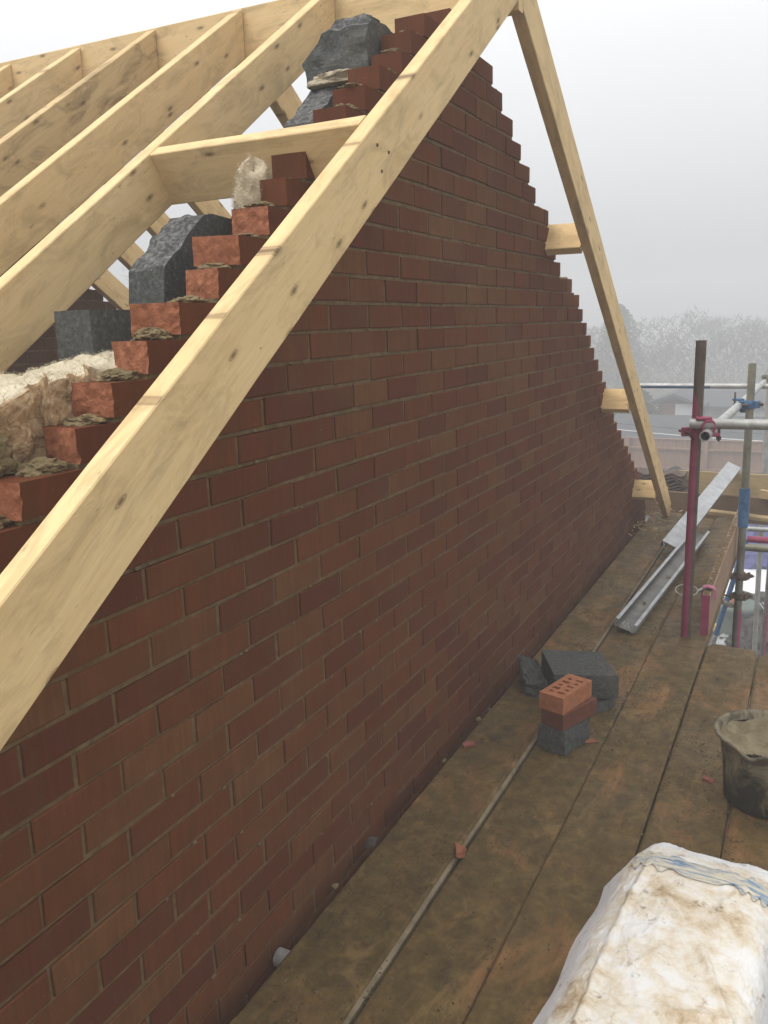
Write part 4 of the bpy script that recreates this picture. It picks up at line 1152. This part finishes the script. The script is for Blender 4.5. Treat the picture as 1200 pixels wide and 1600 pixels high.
o = blob('clay_pot', (.34, 11.10, G_Z+.735), (.12, .10, .06), 'orange', 3, amp=.15); tag(o, 'orange clay piece on top of the plastic drum', 'clay piece')
o = timber('timber_offcut', (.11, 10.9, G_Z+.42), (.22, 11.9, G_Z+.42), w=.20, h=.09, mat='wood_edge', seed=31, warp=0); tag(o, 'fresh pale timber end in front of the white panel', 'offcut')
o = blob('wrapped_bundle', (.31, 10.7, G_Z+.20), (.14, .3, .14), 'alu', 6, amp=.4); tag(o, 'crumpled clear plastic bundle between timber and drum', 'bundle')
for i, (x, y, s, lb_) in enumerate(((1.0, 10.6, .65, 'dark heap of rubble nearest the drum on its right'), (1.25, 12.0, .75, 'dark rubble heap behind the first, at the right edge'), (.95, 13.4, .55, 'small dark heap beside the purple tarpaulin'))):
    tag(blob('rubble_heap', (x, y, G_Z+.1), (s, s*1.2, s*.7), 'rubble', i+3, amp=.7, sub=4), lb_, 'rubble', 'dark rubble heaps on the ground')
bc = empty('metal_bars', (.95, 11.1, G_Z+.62)); tag(bc, 'thin shiny bars lying on the dark rubble at the right edge', 'metal bars')
for i in range(5):
    bm = bmesh.new(); tube_mesh(bm, [(-.25+.05*i, .3, .06), (.05+.07*i, -.5, -.06+.02*i)], .010, 8); bm_to('bar', bm, M['alu'], bc)

# fence of panels
fy = 20.0
for i in range(8):
    x0 = -6.6 + 1.86*i
    e = empty('fence_panel', (x0, fy, G_Z)); tag(e, 'reddish brown close boarded fence panel, %s of the row from the left' % ['first', 'second', 'third', 'fourth', 'fifth', 'sixth', 'seventh', 'eighth'][i], 'fence', 'garden fence panels in the mist')
    bm = bmesh.new()
    for q in range(16):
        a = .02+q*.1125; box(bm, a, a+.108, -.006 if q % 2 else .004, .008 if q % 2 else .018, .10, 1.84+.004*math.sin(q*3+i))
    bm_to('boards', bm, M['fence'], e)
    for z in (.18, .63, 1.12, 1.60): 
        bm = bmesh.new(); box(bm, 0, 1.80, -.055, -.012, z, z+.05, .003); bm_to('rail', bm, M['fence'], e)
    bm = bmesh.new(); box(bm, -.05, .05, -.07, .03, 0, 1.90, .004); bm_to('post', bm, M['fence'], e)
    bm = bmesh.new(); box(bm, 0, 1.80, -.03, .035, 1.846, 1.87, .002); bm_to('capping', bm, M['fence'], e)

# neighbouring buildings, misty
def house(name, x0, x1, y0, y1, zw, zr, roof, wall, label, wins=(), axis='x'):
    e = empty(name, ((x0+x1)/2, (y0+y1)/2, G_Z)); tag(e, label, 'house'); cx, cy = (x0+x1)/2, (y0+y1)/2
    bm = bmesh.new(); box(bm, x0-cx, x1-cx, y0-cy, y1-cy, 0, zw-G_Z); bm_to('walls', bm, M[wall], e)
    bm = bmesh.new(); ov = .3; z0, z1 = zw-G_Z+.003, zr-G_Z
    if axis == 'x': pts = [[(x, y0-cy-ov, z0-.05), (x, 0, z1), (x, y1-cy+ov, z0-.05), (x, y1-cy+ov, z0-.15), (x, 0, z1-.12), (x, y0-cy-ov, z0-.15)] for x in (x0-cx-ov, x1-cx+ov)]
    else: pts = [[(x0-cx-ov, y, z0-.05), (0, y, z1), (x1-cx+ov, y, z0-.05), (x1-cx+ov, y, z0-.15), (0, y, z1-.12), (x0-cx-ov, y, z0-.15)] for y in (y0-cy-ov, y1-cy+ov)]
    loft(bm, pts); bmesh.ops.recalc_face_normals(bm, faces=bm.faces); bm_to('roof', bm, M[roof], e)
    if axis == 'x':
        for s in (0, 1):
            xx = (x0, x1)[s]-cx; bm = bmesh.new(); v = [bm.verts.new(p) for p in ((xx, y0-cy, z0-.003), (xx, y1-cy, z0-.003), (xx, 0, z1-.13))]; f = bm.faces.new(v)
            r_ = bmesh.ops.extrude_face_region(bm, geom=[f]); 
            for g in r_['geom']:
                if isinstance(g, bmesh.types.BMVert): g.co.x += (.2 if s == 0 else -.2)
            bmesh.ops.recalc_face_normals(bm, faces=bm.faces); bm_to('gable_end', bm, M[wall], e)
    for (a, b, c_, d_) in wins:
        bm = bmesh.new(); box(bm, a-cx, b-cx, y0-cy-.05, y0-cy-.003, c_-G_Z, d_-G_Z); w = bm_to('window', bm, M['white_frame'], e)
        bm = bmesh.new(); nn = max(1, int((b-a)/.7)); ww = (b-a-.06*(nn+1))/nn
        for q in range(nn): box(bm, a-cx+.06+q*(ww+.06), a-cx+.06+q*(ww+.06)+ww, y0-cy-.06, y0-cy-.052, c_-G_Z+.06, d_-G_Z-.06)
        bm_to('pane', bm, M['glass_far'], w)
    return e
house('slate_roof_house', -3.95, 3.5, 22.6, 28.0, -3.25, -2.52, 'slate', 'brick_dull', 'low building with broad dark grey roof behind the fence')
house('pale_bungalow', -2.25, 3.2, 31.0, 35.0, -2.72, -2.30, 'slate', 'render_pale', 'long pale building in the mist right of the brick house', wins=((-1.2, 2.8, -3.4, -2.85),))
house('small_brick_house', -3.95, -2.45, 30.0, 33.0, -2.60, -2.25, 'slate', 'brick_dull', 'small brown brick house with white windows in the mist', wins=((-3.15, -2.5, -3.1, -2.64), (-3.9, -3.75, -3.1, -2.64)), axis='y')
# overhead cables
for i, (a, b, r_) in enumerate((((-8, 21.5, -2.05), (4.5, 21.2, -2.70), .012), ((-8, 21.8, -1.95), (4.5, 21.6, -2.55), .008))):
    bm = bmesh.new(); tube_mesh(bm, [Vector(a).lerp(Vector(b), t/16) - Vector((0, 0, .25*math.sin(math.pi*t/16))) for t in range(17)], r_, 6)
    tag(bm_to('overhead_cable', bm, M['white_frame' if i == 0 else 'slate']), ['pale overhead cable sagging in front of the dark roof', 'thin dark cable just above the pale one'][i], 'cable')

# ------------------------------------------------------------------ trees in the mist
def bare_tree(loc, H, seed, label, levels=6, spread=.55):
    rnd = random.Random(seed)
    e = empty('bare_tree', loc); tag(e, label, 'tree', 'bare winter trees fading into the mist')
    trunk = bmesh.new(); crown = bmesh.new()
    def br(bm, p, d, L, r_, lev):
        q = p + d*L
        mid = p + d*L*.5 + Vector((rnd.uniform(-1, 1), rnd.uniform(-1, 1), rnd.uniform(-1, 1)))*L*.07
        tube_mesh(bm, [p, mid, q], [r_, r_*.82, r_*.62], 6 if lev > 3 else 3, cap=False)
        if lev == 0: return
        for c_ in range(3 if lev > 1 else 4):
            ax = Vector((rnd.uniform(-1, 1), rnd.uniform(-1, 1), rnd.uniform(-.25, .8)))
            nd = (d + ax*spread*1.5).normalized()
            s = rnd.uniform(.45, 1.0) if c_ else 1.0
            br(crown, p+d*L*s if s < 1 else q, nd, L*rnd.uniform(.62, .82), r_*.55, lev-1)
    br(trunk, Vector((0, 0, 0)), Vector((rnd.uniform(-.08, .08), rnd.uniform(-.08, .08), 1)).normalized(), H*.30, H*.022, levels)
    tips = [v.co.copy() for v in crown.verts if v.co.z > H*.3]
    for q in range(16000):
        p = rnd.choice(tips) + Vector((rnd.gauss(0, 1), rnd.gauss(0, 1), rnd.gauss(0, 1)))*H*.03
        d = Vector((rnd.uniform(-1, 1), rnd.uniform(-1, 1), rnd.uniform(-.3, 1))).normalized()*H*rnd.uniform(.02, .05); w = d.orthogonal().normalized()*H*.0006
        crown.faces.new([crown.verts.new(p-w), crown.verts.new(p+w), crown.verts.new(p+d)])
    bm_to('trunk', trunk, M['bark'], e); bm_to('crown', crown, M['bark'], e)
    return e
for i, (x, y, H, lb_) in enumerate(((-2.9, 36, 6.6, 'tallest bare tree fading in the mist, left of the brown pole top'), (.2, 35, 6.2, 'bare tree in the mist at the right edge behind the mossy pole'),
                                  (-1.4, 40, 6.4, 'faint bare tree between the two upright poles'), (-4.6, 38, 5.4, 'low bare tree in the mist beside the far rafter'),
                                  (2.6, 38, 6.6, 'bare tree just beyond the right edge'), (-6.3, 40, 5.2, 'very faint bare tree behind the stepped wall edge'),
                                  (-15.0, 15.7, 7.2, 'distant bare tree glimpsed through the rafters left of the cut block'), (-3.9, 33, 3.6, 'scrubby bare bush tree above the small brick house'))):
    if i != 6: x, y, H = CAM.x+(x-CAM.x)*1.9, CAM.y+(y-CAM.y)*1.9, H*1.9 - 7.4
    bare_tree((x, y, G_Z), H, i+4, lb_, levels=7)
rnd = random.Random(42); v, f = [], []
while len(f) < 60000:
    x = rnd.uniform(-60, 32); y = 58 + rnd.uniform(-5, 10)
    top = 3.5 + 1.9*noise.fractal(Vector((x*.09, y*.05, 2)), 1, 2, 4) + .8*noise.noise(Vector((x*.5, 0, 0)))
    z = top*rnd.random()**.6; s = rnd.uniform(.15, .6)
    d = Vector((rnd.uniform(-.7, .7), rnd.uniform(-.7, .7), rnd.uniform(.1, 1))).normalized()*s; w = d.orthogonal().normalized()*rnd.uniform(.015, .06)
    p = Vector((x, y, z)); k = len(v); v += [p-w, p+w, p+d]; f.append((k, k+1, k+2))
me = bpy.data.meshes.new('far_wood'); me.from_pydata([tuple(q) for q in v], [], f); o = link('far_wood', me, M['bark']); o.location = (0, 0, G_Z)
tag(o, 'far wood of bare trees reading as one faint grey mass in the mist', 'wood', kind='stuff')
def leafy(loc, H, W, seed, label, name='evergreen_tree'):
    rnd = random.Random(seed); e = empty(name, loc); tag(e, label, 'tree', 'dark evergreens in the mist')
    bm = bmesh.new(); tube_mesh(bm, [(0, 0, 0), (.03, 0, H*.5), (0, 0, H*.92)], [H*.03, H*.02, .01], 8); bm_to('trunk', bm, M['bark'], e)
    v, f = [], []
    for i in range(5200):
        t = rnd.random()**.8; a = rnd.random()*6.283; rr = W*(1-t**2)**.6*(.45+.55*rnd.random())*(1+.8*noise.noise(Vector((math.cos(a)*2, math.sin(a)*2, t*5+seed))))
        p = Vector((rr*math.cos(a), rr*math.sin(a), H*(.08+.92*t))); s = rnd.uniform(.04, .11)
        u = Vector((rnd.uniform(-1, 1), rnd.uniform(-1, 1), rnd.uniform(-1, 1))).normalized()*s; w = u.orthogonal().normalized()*s*.6
        k = len(v); v += [p-u, p+w, p+u, p-w]; f.append((k, k+1, k+2, k+3))
    me = bpy.data.meshes.new('crown'); me.from_pydata([tuple(q) for q in v], [], f); link('crown', me, M['foliage'], e)
leafy((-4.9, 31, G_Z), 2.3, 1.3, 3, 'rounded dark evergreen in the mist right of the far rafter')
leafy((-9.3, 50, G_Z), 5.6, 1.6, 5, 'tall narrow conifer fading in the mist behind the far rafter')
leafy((-4.3, 29, G_Z), 2.0, 1.2, 7, 'low evergreen bush left of the small brick house')
leafy((-1.6, 19.2, G_Z), 1.25, .55, 9, 'small green shrub in front of the fence by the magenta pole', 'garden_shrub')
leafy((-6.9, 25, G_Z), 2.6, 1.6, 11, 'broad evergreen behind the stepped wall edge and fence')

# ------------------------------------------------------------------ haze
bm = bmesh.new(); box(bm, -155, 155, -155, 155, G_Z-1.6, 6.5)
hz = bm_to('haze', bm); hz['kind'] = 'stuff'; tag(hz, 'pale mist filling the air over the whole site', 'haze')
hm = bpy.data.materials.new('mist'); hm.use_nodes = True; nt = hm.node_tree; nt.nodes.clear()
ho = nt.nodes.new('ShaderNodeOutputMaterial'); pv = nt.nodes.new('ShaderNodeVolumePrincipled')
pv.inputs['Color'].default_value = (0.82, 0.835, 0.86, 1); pv.inputs['Density'].default_value = 0.0175; pv.inputs['Anisotropy'].default_value = 0.0
nt.links.new(pv.outputs[0], ho.inputs['Volume']); hz.data.materials.append(hm)

stamp('C24', .032, 4.185, -.120)
stamp('CE', .026, 4.075, -.130)
